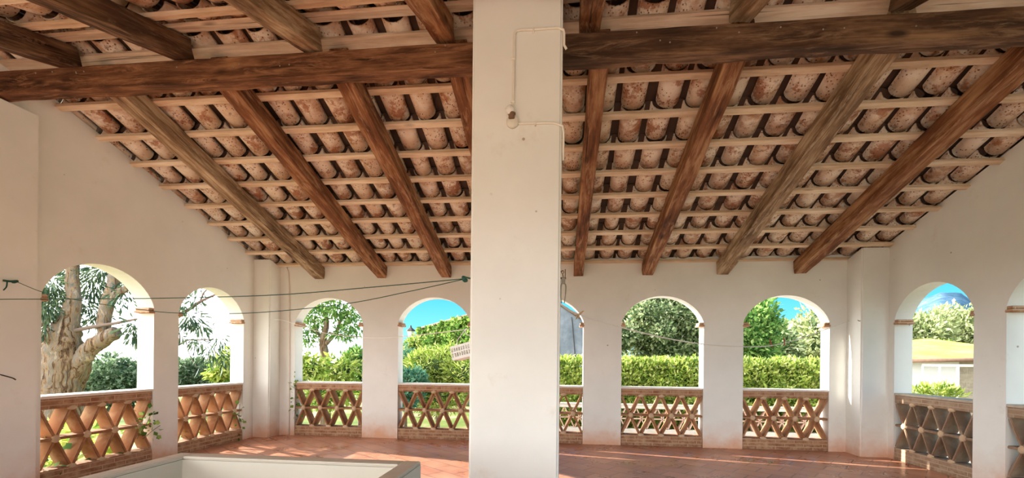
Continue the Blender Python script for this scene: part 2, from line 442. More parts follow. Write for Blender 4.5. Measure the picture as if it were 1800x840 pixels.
def foliage(name, blobs, n, size, mat, parent=None, seed=1, aspect=.45, droop=0, thick=.35, lump=.22, core=.72):
    P, nr = blob_points(blobs, n, seed, thick, lump)
    V, Fq = leaves_np(P, size, aspect, droop, normals=nr, seed=seed+1)
    if core:                                     # opaque core painted dark as the shade inside the plant
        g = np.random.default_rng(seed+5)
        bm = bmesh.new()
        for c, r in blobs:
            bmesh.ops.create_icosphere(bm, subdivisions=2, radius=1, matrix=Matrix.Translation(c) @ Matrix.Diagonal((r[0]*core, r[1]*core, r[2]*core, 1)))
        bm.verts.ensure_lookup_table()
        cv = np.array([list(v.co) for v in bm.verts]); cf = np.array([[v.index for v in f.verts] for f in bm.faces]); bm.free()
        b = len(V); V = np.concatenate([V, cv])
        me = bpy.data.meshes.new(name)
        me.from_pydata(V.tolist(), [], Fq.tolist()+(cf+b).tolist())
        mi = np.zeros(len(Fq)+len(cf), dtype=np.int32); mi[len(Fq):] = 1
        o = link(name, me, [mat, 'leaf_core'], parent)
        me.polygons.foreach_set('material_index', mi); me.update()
        return o
    return from_np(name, V, Fq, mat, parent)

# ------------------------------------------------------------------ room shell
XL, XR, YB, TH = -5.77, 5.17, 8.114, .26
ZC, ZS, ZA = 1.04, 2.185, 2.65
def roof_top(y):                                # plane through the batten tops, back slope
    return 4.372-.3016*(y-4.491)
RIDGE_Y = 3.94
def roof_front(y):                              # front slope, falling towards the viewer
    return roof_top(RIDGE_Y)+.06-.315*(RIDGE_Y-y)
def roof(y): return roof_top(y) if y >= RIDGE_Y else roof_front(y)

def arc(t, hw=.695, rise=ZA-ZS):                # t from -1..1, height over the springing
    R = (hw*hw+rise*rise)/(2*rise)
    a = math.sqrt(max(0, R*R-(t*hw)**2))-(R-rise)
    e = rise*math.sqrt(max(0, 1-t*t))           # slightly stilted towards an ellipse
    return .72*a+.28*e
def wall(name, umin, umax, openings, top, fmap, label=None):
    bm = bmesh.new()
    def q(pts): bm.faces.new([bm.verts.new(fmap(*p)) for p in pts])
    def both(u_0, z00, z01, u_1, z10, z11):
        for v in (0, TH): q([(u_0, v, z00), (u_1, v, z10), (u_1, v, z11), (u_0, v, z01)])
    cuts = sorted({umin, umax, *[a for o in openings for a in o], *[c for c in (RIDGE_Y,) if name != 'wall_back' and umin < RIDGE_Y < umax and not any(o[0] < RIDGE_Y < o[1] for o in openings)]})
    for a, b in zip(cuts, cuts[1:]):
        op = any(abs(o[0]-a) < 1e-6 for o in openings)
        if not op:
            both(a, -1.02, top(a), b, -1.02, top(b))
            q([(a, 0, top(a)), (b, 0, top(b)), (b, TH, top(b)), (a, TH, top(a))])
        else:
            n = 28; c = (a+b)/2; hw = (b-a)/2
            us = [c-hw*math.cos(math.pi*i/n) for i in range(n+1)]
            zs = [ZS+arc((u-c)/hw) for u in us]; zs[0] = zs[-1] = ZS
            for i in range(n):
                both(us[i], zs[i], top(us[i]), us[i+1], zs[i+1], top(us[i+1]))
                q([(us[i], 0, zs[i]), (us[i+1], 0, zs[i+1]), (us[i+1], TH, zs[i+1]), (us[i], TH, zs[i])])
                q([(us[i], 0, top(us[i])), (us[i+1], 0, top(us[i+1])), (us[i+1], TH, top(us[i+1])), (us[i], TH, top(us[i]))])
            for u in (a, b): q([(u, 0, -1.02), (u, TH, -1.02), (u, TH, ZS), (u, 0, ZS)])
            both(a, -1.02, -.002, b, -1.02, -.002)
            q([(a, 0, -.002), (b, 0, -.002), (b, TH, -.002), (a, TH, -.002)])
    for u in (umin, umax): q([(u, 0, -1.02), (u, TH, -1.02), (u, TH, top(u)), (u, 0, top(u))])
    bmesh.ops.remove_doubles(bm, verts=bm.verts, dist=1e-4)
    bmesh.ops.recalc_face_normals(bm, faces=bm.faces)
    o = from_bm(name, bm, 'plaster'); tag(o, label, 'wall', kind='structure')
    return o
B_OP = [(-5.135, -3.77), (-3.07, -1.69), (-1.0, .378), (1.05, 2.45), (3.11, 4.495)]
L_OP = [(4.36, 5.74), (6.155, 7.54)]
R_OP = [(4.49, 5.845), (6.265, 7.62)]
wall_back = wall('wall_back', XL-TH, XR+TH, B_OP, lambda u: 3.33, lambda u, v, z: (u, YB+v, z), 'white plastered back wall with five arched openings')
wall_left = wall('wall_left', 1.9, YB, L_OP, lambda u: roof(u)+.04, lambda u, v, z: (XL-v, u, z), 'white plastered left wall with a sloping top and two arches')
wall_right = wall('wall_right', 3.45, YB, R_OP, lambda u: roof(u)+.04, lambda u, v, z: (XR+v, u, z), 'white plastered right wall with a sloping top and two arches')

def imposts(parent, ops, fmap):
    for a, b in ops:
        for u, s in ((a, 1), (b, -1)):
            pr = .055+.05*rng.random(); bm = bmesh.new()
            pts = [(u-s*.012, -.008-.01*rng.random()), (u+s*pr, TH*.9)]
            lo = fmap(min(pts[0][0], pts[1][0]), pts[0][1], 0); hi = fmap(max(pts[0][0], pts[1][0]), pts[1][1], 0)
            z0 = ZS-.075
            box(bm, min(lo[0], hi[0]), max(lo[0], hi[0]), min(lo[1], hi[1]), max(lo[1], hi[1]), z0, z0+.034, .006)
            box(bm, min(lo[0], hi[0])+.012, max(lo[0], hi[0])-.012, min(lo[1], hi[1])+.012, max(lo[1], hi[1]), z0+.034, ZS-.001, .008)
            o = from_bm('impost_brick', bm, 'impost', parent); o['label'] = 'exposed terracotta impost brick'
imposts(wall_back, B_OP, lambda u, v, z: (u, YB+v, z))
imposts(wall_left, L_OP, lambda u, v, z: (XL-v, u, z))
imposts(wall_right, R_OP, lambda u, v, z: (XR+v, u, z))

# corner pilasters and the pilaster that carries the beam
def pilaster(parent, x0, x1, y0, y1, z1, name='pilaster'):
    bm = bmesh.new(); box(bm, x0, x1, y0, y1, 0, 1)
    for v in bm.verts:
        if v.co.z > .5: v.co.z = z1(v.co.y)
    bmesh.ops.bevel(bm, geom=[e for e in bm.edges if abs(e.verts[0].co.x-e.verts[1].co.x) < 1e-5 and abs(e.verts[0].co.y-e.verts[1].co.y) < 1e-5], offset=.02, segments=3, affect='EDGES')
    return from_bm(name, bm, 'plaster', parent)
pilaster(wall_left, XL-.05, -5.445, 7.80, YB+.05, lambda y: roof_top(y)-.04)
pilaster(wall_left, XL-.05, -5.65, 3.45, 4.245, lambda y: 4.085)
pilaster(wall_right, 4.765, XR+.05, 7.74, YB+.05, lambda y: roof_top(y)-.04)
pilaster(wall_right, 5.05, XR+.05, 3.45, 4.245, lambda y: 4.015)

# floor
bm = bmesh.new(); box(bm, XL-TH, XR+TH, -3, YB+TH, -.25, 0)
tag(from_bm('floor', bm, 'floor'), 'terracotta tiled terrace floor laid on the diagonal', 'floor', kind='structure')

# central pillar
bm = bmesh.new(); box(bm, -.714, -.020, 3.4, 4.08, 0, 1)
for v in bm.verts:
    if v.co.z > .5: v.co.z = roof(v.co.y)-.06
bmesh.ops.bevel(bm, geom=[e for e in bm.edges if abs(e.verts[0].co.x-e.verts[1].co.x) < 1e-5 and abs(e.verts[0].co.y-e.verts[1].co.y) < 1e-5], offset=.018, segments=3, affect='EDGES')
tag(from_bm('pillar', bm, 'plaster'), 'square white plastered pillar in the middle carrying the roof beam', 'pillar', kind='structure')

# stairwell parapet
bm = bmesh.new()
x0, x1, y0, y1, t, z = -2.365, -.82, .7, 2.55, .10, .9
for a in ((x0, x0+t, y0, y1), (x1-t, x1, y0, y1), (x0+t, x1-t, y1-t, y1)):
    box(bm, a[0], a[1], a[2], a[3], 0, z-.02, 0, 0)
    box(bm, a[0], a[1], a[2], a[3], z-.02, z, .008, 1)
pw = from_bm('parapet', bm, ['plaster_low', 'parapet_top'])
tag(pw, 'low cream plastered parapet around the stairwell in front of the pillar', 'parapet', kind='structure')

# ------------------------------------------------------------------ roof tiles
def tile_field(rows, slope_fn, dn, x0, x1, pitch=.332):
    Vs = []; Fs = []; mi = []; n = 0
    S = 10; g = np.random.default_rng(3)
    def half_tube(cx, y0_, z0_, y1_, z1_, a0, a1, h0, h1, sign, th, m):
        nonlocal n
        vs = []
        for (yy, zz, a, h) in ((y0_, z0_, a0, h0), (y1_, z1_, a1, h1)):
            for dd in (0, th):
                for k in range(S+1):
                    ang = math.pi*k/S
                    xx = cx + (a-dd)*math.cos(ang)
                    if sign < 0: z_ = zz + h - (h-dd)*math.sin(ang)
                    else: z_ = zz + (h+dd*0-dd)*math.sin(ang)
                    vs.append((xx, yy, z_))
        Vs.extend(vs); q = S+1
        for k in range(S):
            Fs.append((n+k, n+k+1, n+2*q+k+1, n+2*q+k)); Fs.append((n+q+k, n+3*q+k, n+3*q+k+1, n+q+k+1))
            Fs.append((n+k, n+q+k, n+q+k+1, n+k+1)); Fs.append((n+2*q+k, n+2*q+k+1, n+3*q+k+1, n+3*q+k))
            mi.extend([m]*4)
        for k in (0, S):
            Fs.append((n+k, n+2*q+k, n+3*q+k, n+q+k)); mi.append(m)
        n += len(vs)
    cols = int((x1-x0)/pitch)+1
    for j, (ya, yb) in enumerate(rows):           # ya uphill, yb downhill
        for i in range(cols):
            cx = x0+pitch*(i+.5)+g.normal()*.008
            jy = g.normal()*.012; jz = abs(g.normal())*.009; a = .131+g.normal()*.005
            sk = .008*(cx)                         # battens run slightly out of square
            za, zb = slope_fn(ya), slope_fn(yb)
            half_tube(cx, ya-dn*.02+jy+sk, za+.03+jz, yb+jy+sk, zb+.002+jz, a, a-.010, .108, .10, -1, .014, 0)
            half_tube(cx+pitch/2, ya-dn*.03+jy+sk, za+.085, yb+dn*.03+jy+sk, zb+.10, .125, .135, .085, .09, 1, .014, 1)
    return Vs, Fs, mi
BY = [4.525+.4405*k for k in range(9)]            # uphill edges of the battens, at the left wall
rows_b = [(RIDGE_Y+.02, BY[0]+.02)]+[(BY[k]+.095, BY[k+1]+.015) for k in range(8)]+[(BY[8]+.095, BY[8]+.62)]
V1, F1, m1 = tile_field(rows_b, roof_top, 1, XL-.28, XR+.3)
FY = [3.52-.44*k for k in range(15)]               # front slope battens
rows_f = [(RIDGE_Y-.02, FY[0])]+[(FY[k]-.06, FY[k+1]) for k in range(14)]
V2, F2, m2 = tile_field(rows_f, roof_front, -1, XL-.28, XR+.3)
k0 = len(V1)
# ridge capping
VV = V1+V2; FF = F1+[tuple(i+k0 for i in f) for f in F2]; MM = m1+m2
zr = roof_top(RIDGE_Y); k1 = len(VV); S = 8
for X in (XL-.3, XR+.3):
    for k in range(S+1):
        a = math.pi*k/S; VV.append((X, RIDGE_Y+.20*math.cos(a), zr+.06+.19*math.sin(a)))
for k in range(S): FF.append((k1+k, k1+k+1, k1+S+1+k+1, k1+S+1+k)); MM.append(1)
for fn, ya, yb in ((roof_top, RIDGE_Y, YB+.6), (roof_front, RIDGE_Y, -2.7)):   # dark sheet added over the tiles to block light leaking between them
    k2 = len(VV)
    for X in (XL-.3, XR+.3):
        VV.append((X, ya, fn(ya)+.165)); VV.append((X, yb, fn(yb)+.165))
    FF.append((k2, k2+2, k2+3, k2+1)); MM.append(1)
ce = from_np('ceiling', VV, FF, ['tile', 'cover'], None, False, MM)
tag(ce, 'underside of the clay barrel tile roof', 'ceiling', kind='structure')

# ------------------------------------------------------------------ timbers
def timber(name, A, B, w, h, mat, rough=.006, seed=0, normal=None, upm=True):
    """squared timber whose TOP centre line runs A->B"""
    A, B = Vector(A), Vector(B); d = (B-A); L = d.length; d.normalize()
    up = Vector((0, 0, 1)) if normal is None else Vector(normal)
    y = up.cross(d).normalized(); z = d.cross(y).normalized()
    nseg = max(4, int(L/.18)); V = []; Fq = []
    prof = [(-1, -1), (-.86, -1.02), (0, -1), (.86, -1.02), (1, -1), (1.01, -.86), (1, 0), (1, .9), (.9, 1), (-.9, 1), (-1, .9), (-1, 0), (-1.01, -.86)]
    prof = [(-.93, -1), (0, -1), (.93, -1), (1, -.94), (1, 0), (1, .95), (.95, 1), (-.95, 1), (-1, .95), (-1, 0), (-1, -.94)]
    m = len(prof)
    for i in range(nseg+1):
        x = L*i/nseg
        for k, (py, pz) in enumerate(prof):
            nv = mnoise.noise(Vector((x*1.9+seed*13.7, py*1.1+seed, pz*1.1)))
            nv2 = mnoise.noise(Vector((x*5+seed*5.1, py*2+3, pz*2)))
            f = rough*(nv*1.6+nv2*.9)
            top = pz > .9
            yy = py*w/2 + (f if abs(py) > .5 else 0)*(1 if py > 0 else -1)
            zz = -h/2+pz*h/2 + (0 if top else -f*(1 if pz < -.5 else 0))
            V.append((x, yy, zz))
    for i in range(nseg):
        for k in range(m):
            k2 = (k+1) % m
            Fq.append((i*m+k, (i+1)*m+k, (i+1)*m+k2, i*m+k2))
    me = bpy.data.meshes.new(name)
    me.from_pydata(V, [], Fq+[tuple(range(m)), tuple(reversed(range(nseg*m, nseg*m+m)))]); me.update()
    o = link(name, me, mat)
    M = Matrix.Identity(4)
    for i in range(3): M[i][0] = d[i]; M[i][1] = y[i]; M[i][2] = z[i]; M[i][3] = A[i]
    o.matrix_world = M
    return o
BT = .047
sl = math.atan(.3016)
# back slope rafters
RX = [(-4.63, 'A'), (-3.39, 'B'), (-2.15, 'C'), (-1.00, 'D'), (.285, 'E'), (1.49, 'F'), (2.755, 'G'), (4.02, 'H')]
RL = ['weathered roof rafter nearest the left wall, ending above the leftmost back arch',
      'red brown roof rafter ending between first and second back arches, second from the left',
      'red brown roof rafter ending above the second back arch, third from the left wall',
      'red brown roof rafter half hidden by the left edge of the white pillar',
      'narrow red brown roof rafter running straight away just right of the white pillar',
      'knotty red brown back slope rafter, second one to the right of the pillar',
      'pale grey weathered rafter with flaking sides, second from the right wall',
      'roof rafter nearest the right wall with a pale chipped edge and dark side']
RM = ['rafter_grey', 'rafter', 'rafter', 'rafter', 'rafter', 'rafter', 'rafter_grey', 'rafter']
for i, (x, _) in enumerate(RX):
    ya, yb = 4.05, YB+.03
    w = (.18, .18, .185, .185, .165, .185, .19, .20)[i]
    h = .232*math.cos(sl)
    xs = x+(0 if i < 4 else .03); xe = x+(0 if i < 4 else -.01)
    o = timber('rafter', (xs, ya, roof_top(ya)-BT), (xe, yb, roof_top(yb)-BT), w, h, RM[i], .006, i+1)
    tag(o, RL[i], 'rafter', 'rafters of the back roof slope')
# front slope rafters
NX = [-4.86, -3.64, -2.335, -1.075, .205, 1.45, 2.69, 4.0]
NL = ['dark near slope rafter at the top left corner, closest to the left wall',
      'dark near rafter with a pale orange lower edge, second from the left wall',
      'brown near rafter ending on the beam midway between left wall and pillar',
      'near rafter with a shiny chipped end, last one left of the white pillar',
      'short orange brown near rafter end just right of the pillar, above the beam',
      'rough split near rafter end, second above the beam right of the pillar',
      'dark near rafter end, third above the beam right of the pillar',
      'near rafter end above the beam by the top right corner']
NM = ['beam2', 'beam2', 'rafter_grey', 'rafter', 'rafter', 'rafter_grey', 'beam2', 'beam2']
for i, x in enumerate(NX):
    ya, yb = 3.885, -2.5
    o = timber('rafter', (x, ya, roof_front(ya)-BT), (x, yb, roof_front(yb)-BT), .175, .19, NM[i], .007, i+21)
    tag(o, NL[i], 'rafter', 'rafters of the near roof slope')
# ridge beams: two lengths meeting inside the pillar
def ridge_beam(A, B, mat, label, seed, nails):
    o = timber('ridge_beam', A, B, .145, .222, mat, .008, seed)
    tag(o, label, 'beam')
    for (dx, dz) in nails:
        bm = bmesh.new(); lathe(bm, [(.006, 0), (.007, .004), (.003, .008)], (0, 0, 0), 8, 'y')
        c = from_bm('nail', bm, 'steel', o)
        c.location = (dx, -.074, dz); c.rotation_euler = (0, 0, math.pi)
    return o
g = np.random.default_rng(11)
ridge_beam((XL-.05, 3.93, 4.332), (-.36, 3.93, 4.288), 'beam', 'long brown roof beam running from the left wall to the pillar', 41,
           [(float(a), float(b)) for a, b in zip(g.uniform(.5, 5.0, 12), g.uniform(-.13, -.02, 12))])
ridge_beam((-.355, 3.90, 4.288), (XR+.05, 3.90, 4.222), 'beam2', 'dark cracked roof beam running from the pillar to the right wall', 42,
           [(float(a), float(b)) for a, b in zip(g.uniform(.6, 4.8, 12), g.uniform(-.13, -.02, 12))])

# battens
ordn = ['first', 'second', 'third', 'fourth', 'fifth', 'sixth', 'seventh', 'eighth', 'ninth']
nrm = (0, math.sin(sl), math.cos(sl))
for k, y in enumerate(BY):
    w = .076
    A = (XL-.10, y+w/2-.045, roof_top(y+w/2-.045)); B = (XR+.10, y+w/2+.045, roof_top(y+w/2+.045))
    o = timber('batten', A, B, w, .042, 'batten', .003, 60+k, nrm)
    lab = f'pale roof batten across the back slope, {ordn[k]} one below the beam' if k < 8 else 'pale roof batten lying along the top of the back wall'
    tag(o, lab, 'batten', 'battens of the back roof slope')
# planks near the ridge, back side
for k, (y, w) in enumerate(((4.055, .135), (4.215, .125))):
    A = (XL-.10, y-.02, roof_top(y-.02)); B = (XR+.10, y+.02, roof_top(y+.02))
    o = timber('plank', A, B, w, .03, 'plank', .003, 80+k, nrm)
    tag(o, ('wide pale plank along the roof ridge, just behind the rafter ends', 'wide pale plank nearest the beam, seen just above its top edge')[k], 'plank')
nrf = (0, -math.sin(math.atan(.315)), math.cos(math.atan(.315)))
FL = ['pale board of the near roof slope, closest to the ridge', 'pale batten of the near roof slope, second from the ridge',
      'pale batten of the near roof slope, third from the ridge at the top edge']
for k, (y, w) in enumerate([(3.74, .13), (3.50, .085), (3.06, .085), (2.62, .085)]):
    A = (XL-.10, y-.02, roof_front(y-.02)); B = (XR+.10, y+.02, roof_front(y+.02))
    o = timber('batten', A, B, w, .032, 'plank' if k == 0 else 'batten', .003, 90+k, nrf)
    tag(o, FL[k] if k < 3 else 'pale batten of the near roof slope, fourth from the ridge at the top left corner', 'batten', 'battens of the near roof slope')

# ------------------------------------------------------------------ balustrades
JOINT = None
def balustrade(c, rz, width, label, mats, nodes=4, off=0, depth=.20, h=1.04, far=False, group='lattice balustrades between the arches'):
    """local x along the opening, local y outwards, z up"""
    root = empty('balustrade', c, rz); tag(root, label, 'balustrade', group)
    hw = width/2-.004; d0 = .02
    z_pl, z_l0, z_l1, z_c = .19, .19, .885, h-.035
    bm = bmesh.new(); box(bm, -hw, hw, d0-.012, d0+depth+.02, 0, z_pl, .01)
    from_bm('plinth', bm, mats['plinth'], root)
    bm = bmesh.new(); box(bm, -hw, hw, d0-.008, d0+depth+.01, z_l1, z_c, .01)
    from_bm('brick_course', bm, mats['plinth'], root)
    bm = bmesh.new(); box(bm, -hw, hw, d0-.025, d0+depth+.04, z_c, h, .008)
    from_bm('coping', bm, mats['coping'], root)
    pitch = width/nodes if not far else .35
    nn = nodes
    xs = [-width/2+pitch*(k+.5)+off for k in range(-1, nn+1)]
    zm = (z_l0+z_l1)/2; bm = bmesh.new(); yc = d0+depth/2; jj = []
    t = .034
    def clip_bar(P, Q):
        P, Q = Vector(P), Vector(Q)
        lo, hi = -hw, hw
        def cl(P, Q):
            if P.x < lo: P = P+(Q-P)*((lo-P.x)/(Q.x-P.x))
            if P.x > hi: P = P+(Q-P)*((hi-P.x)/(Q.x-P.x))
            return P
        if max(P.x, Q.x) <= lo+.02 or min(P.x, Q.x) >= hi-.02: return
        P2, Q2 = cl(P, Q), cl(Q, P)
        if (P2-Q2).length < .05: return
        bar(bm, P2, Q2, (0, 1, 0), depth, t)
    for x in xs:
        for s in (-1, 1):
            for zt in (z_l1-.004, z_l0+.004):
                sx = pitch/2*s
                dirv = Vector((sx, 0, zt-zm)).normalized()
                P = Vector((x, yc, zm))+dirv*.03; Q = Vector((x+sx, yc, zt))-dirv*.012-Vector((s*.012, 0, 0))
                clip_bar(P, Q)
        if -hw+.02 < x < hw-.02:
            jj.append(((x, d0+.005, zm), (.046, .028, .046)))
        for zt in (z_l1, z_l0):
            if -hw+.04 < x+pitch/2 < hw-.04:
                jj.append(((x+pitch/2, d0+.006, zt), (.055, .026, .030)))
    for a, b in zip(xs, xs[1:]):
        clip_bar((a+.01, yc, zm), (b-.01, yc, zm))
    if not far:
        bmesh.ops.bevel(bm, geom=[e for e in bm.edges if abs((e.verts[0].co-e.verts[1].co).y) < 1e-4 and (e.verts[0].co-e.verts[1].co).length > .1], offset=.007, segments=2, affect='EDGES')
    bmesh.ops.recalc_face_normals(bm, faces=bm.faces)
    la = from_bm('lattice', bm, mats['lattice'], root)
    if not far:
        global JOINT
        for c_, s_ in jj:
            if JOINT is None:
                jb = bmesh.new(); bmesh.ops.create_uvsphere(jb, u_segments=12, v_segments=8, radius=1)
                for v in jb.verts: v.co *= 1+.12*mnoise.noise(v.co*2.3)
                j = JOINT = from_bm('mortar_joint', jb, mats['joint'], la, True)
            else:
                j = JOINT.copy(); COL.objects.link(j); j.parent = la
            j.location = c_; j.scale = s_; j['label'] = 'pale mortar dab where lattice tiles cross'
    return root
M1 = dict(plinth='plinth', lattice='lattice', coping='coping', joint='joint')
M2 = dict(plinth='plinth_grey', lattice='lattice_grey', coping='coping_grey', joint='joint')
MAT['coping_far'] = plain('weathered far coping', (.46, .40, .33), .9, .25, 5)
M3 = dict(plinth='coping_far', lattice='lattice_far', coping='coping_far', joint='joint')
bl = ['terracotta lattice balustrade in the leftmost back arch, with ivy at its left edge',
      'terracotta lattice balustrade in the second back arch, just left of the pillar',
      'terracotta lattice balustrade in the back arch mostly hidden by the pillar',
      'terracotta lattice balustrade in the back arch right of the pillar, with a pale tree above',
      'terracotta lattice balustrade in the rightmost back arch, beside the corner']
for (a, b), l in zip(B_OP, bl): balustrade(((a+b)/2, YB, 0), 0, b-a, l, M1, off=.0)
ll = ['orange lattice balustrade in the left wall arch in front of the big trunk', 'brown lattice balustrade in the left wall arch next to the corner']
for (a, b), l in zip(L_OP, ll): balustrade((XL, (a+b)/2, 0), math.pi/2, b-a, l, M1)
rl = ['weathered lattice balustrade at the right edge in the nearer right wall arch', 'weathered lattice balustrade in the right wall arch next to the corner']
for (a, b), l in zip(R_OP, rl): balustrade((XR, (a+b)/2, 0), -math.pi/2, b-a, l, M2)

# ------------------------------------------------------------------ fittings on the pillar
PX0, PX1, PF = -.714, -.020, 3.4
def on_pillar(x, y, out=.012): 
    p = at(x, y, PF-out); return p
lampc = on_pillar(901, 215)
lamp = empty('wall_lamp', (lampc.x, PF, lampc.z)); tag(lamp, 'bare bulb lamp with white conduit on the face of the pillar', 'lamp')
def loc(p): return Vector(p)-Vector((lampc.x, PF, lampc.z))
bm = bmesh.new(); lathe(bm, [(.030, 0), (.046, .003), (.046, .030), (.036, .036)], (0, 0, 0), 20, 'y')
for v in bm.verts: v.co.y = -v.co.y
bmesh.ops.recalc_face_normals(bm, faces=bm.faces)
from_bm('junction_box', bm, 'porcelain', lamp, True)
bm = bmesh.new(); lathe(bm, [(.018, 0), (.024, .006), (.024, .035), (.030, .038), (.030, .045), (.020, .05)], (-.005, -.035, .012), 18, 'z')
from_bm('lamp_socket', bm, 'rust', lamp, True)
bm = bmesh.new(); prof = [(.008, 0), (.020, .006)]+[(.033*math.sin(a), .034-.033*math.cos(a)) for a in np.linspace(.8, 3.05, 12)]
lathe(bm, [(float(r), float(h)) for r, h in prof], (-.016, -.045, .045), 20, 'z')
from_bm('bulb', bm, 'glass', lamp, True)
cz = 0.010
cpath = smooth_path([loc(on_pillar(901, 198)), loc(on_pillar(903, 140)), loc(on_pillar(904, 70)), loc(on_pillar(906, 57)), loc(on_pillar(914, 53)), loc(on_pillar(940, 51.5)), loc(on_pillar(976, 49)),
                     loc(on_pillar(982, 49))], 6)
zt = loc(on_pillar(986, 50)).z
cpath += [loc((PX1+.006, PF-.008, on_pillar(986, 52).z)), loc((PX1+.012, PF+.004, on_pillar(986, 56).z)), loc((PX1+.012, PF+.01, on_pillar(986, 76).z)), loc((PX1+.03, PF+.02, on_pillar(986, 82).z))]
MB().tube(cpath, .0095, 10).build('conduit', 'white_metal', lamp)
c2 = smooth_path([loc(on_pillar(911, 217)), loc(on_pillar(940, 216.5)), loc(on_pillar(972, 216)), loc(on_pillar(980, 218))], 5)
c2 += [loc((PX1+.008, PF-.006, on_pillar(986, 221).z)), loc((PX1+.014, PF+.006, on_pillar(986, 230).z)), loc((PX1+.014, PF+.02, on_pillar(986, 250).z)), loc((PX1+.014, PF+.03, on_pillar(986, 278).z))]
MB().tube(c2, .0088, 10).build('conduit', 'white_metal', lamp)
for (x, y, v) in ((938, 54, 1), (902, 104, 0), (901, 180, 0), (941, 218, 1)):
    p = loc(on_pillar(x, y, .006)); bm = bmesh.new()
    if v: box(bm, p.x-.006, p.x+.006, -.024, 0, p.z-.018, p.z+.016, .003)
    else: box(bm, p.x-.018, p.x+.018, -.024, 0, p.z-.006, p.z+.006, .003)
    c = from_bm('pipe_clip', bm, 'white_metal', lamp)

# cable down the back wall
p0, p1 = at(505, 466, YB-.012), at(509, 766, YB-.012)
MB().tube([p0+Vector((-.03, 0, .0)), at(507, 478, YB-.012), at(508.5, 500, YB-.012), at(508.5, 600, YB-.012), at(508.5, 700, YB-.012), (at(508, 760, YB-.012).x, YB-.012, .005)], .011, 8).build('cable', 'coping', None)
tag(bpy.data.objects['cable'], 'thin painted cable running down the back wall by the left corner', 'cable')

# ------------------------------------------------------------------ washing lines
def line3d(pix, A, B): return smooth_path([at_plane(x, y, A, B) for x, y in pix], 6)
Apul = (-.815, 3.62)
pc = at_plane(815, 490, Apul, (-5.65, 3.9))
hk = at_x(22, 496, -5.65)
# pulley sticking out from the pillar's left side
pul = empty('line_pulley', (PX0, 3.62, pc.z)); tag(pul, 'dark green hook with knotted cord on the left side of the pillar', 'hook')
MB().tube(smooth_path([(0, 0, 0), (-.05, 0, .004), (-.09, 0, .012), (-.105, 0, -.012), (-.085, 0, -.025)], 5), .007, 8).build('hook', 'green_rope', pul)
bm = bmesh.new()
for q in ((-.095, 0, .004, .020), (-.082, .006, -.012, .016), (-.104, -.004, .012, .013)):
    bmesh.ops.create_uvsphere(bm, u_segments=10, v_segments=8, radius=q[3], matrix=Matrix.Translation(q[:3]))
from_bm('knot', bm, 'green_rope', pul, True)
hb = at_x(-40, 528, -5.65)
P = [at_plane(815, 490, Apul, (hb.x, hb.y))]+[at_plane(x, y, Apul, (hb.x, hb.y)) for x, y in ((650, 505), (490, 518), (315, 523.5), (150, 525.5), (0, 526))]+[hb]
tag(MB().tube(smooth_path(P, 6), .0038, 6).build('washing_line', 'green_rope'), 'upper dark green washing line stretched nearly level to the left', 'washing line')
P = [at_plane(x, y, Apul, (hk.x, hk.y)) for x, y in ((814, 491), (720, 512), (600, 535), (440, 550), (310, 550), (240, 543), (150, 530), (80, 515))]+[hk+Vector((.06, 0, 0))]
tag(MB().tube(smooth_path(P, 6), .0034, 6).build('washing_line', 'green_rope'), 'lower sagging green washing line tied to the hook on the left pilaster', 'washing line')
hook = MB().tube(smooth_path([hk, hk+Vector((.03, 0, 0)), hk+Vector((.07, -.01, .01)), hk+Vector((.05, -.05, .0)), hk+Vector((.03, -.10, -.0))], 5), .011, 8).tube(smooth_path([hk+Vector((.05, -.08, 0)), hk+Vector((.05, -.085, -.06)), hk+Vector((.05, -.11, -.10))], 4), .006, 6).build('line_hook', 'green_rope')
tag(hook, 'dark green hook fixed to the left pilaster at the photo edge', 'hook')
tw = at_x(3, 659, -5.65)
tag(MB().tube(smooth_path([tw+Vector((-.005, -.12, .05)), tw, tw+Vector((.05, .05, -.03)), tw+Vector((.08, .06, -.05))], 5), .006, 6).build('wire_hook', 'dark_metal'), 'small bent black wire low on the left pilaster', 'wire')

Aw, Bw = (PX1, 3.80), (4.768, 7.92)
wp = [(985, 536), (1010, 549), (1040, 560), (1095, 576), (1165, 593), (1237, 605), (1300, 609), (1350, 608), (1400, 597), (1457, 577), (1492, 564)]
WL = line3d(wp, Aw, Bw)
tag(MB().tube(WL, .0065, 6).build('washing_line', 'white_rope'), 'white washing line from the pillar to the right corner', 'washing line')
hp = WL[-1]
tag(MB().tube([(4.775, hp.y, hp.z), (4.74, hp.y, hp.z), (4.725, hp.y, hp.z+.015)], .006, 8).build('line_hook', 'rust'), 'small rusty hook on the right corner pilaster holding the white line', 'hook')
Al, Bl = (-5.44, 7.95), (PX0, 3.9)
LP = [(492, 561), (530, 573), (570, 585), (640, 593), (700, 592), (760, 586), (826, 578)]
LL = line3d(LP, Al, Bl); LL[0] = Vector((-5.445, LL[0].y, LL[0].z))
tag(MB().tube(LL, .004, 6).build('washing_line', 'white_rope'), 'thin pale line from the left corner across two back arches to the pillar', 'washing line')

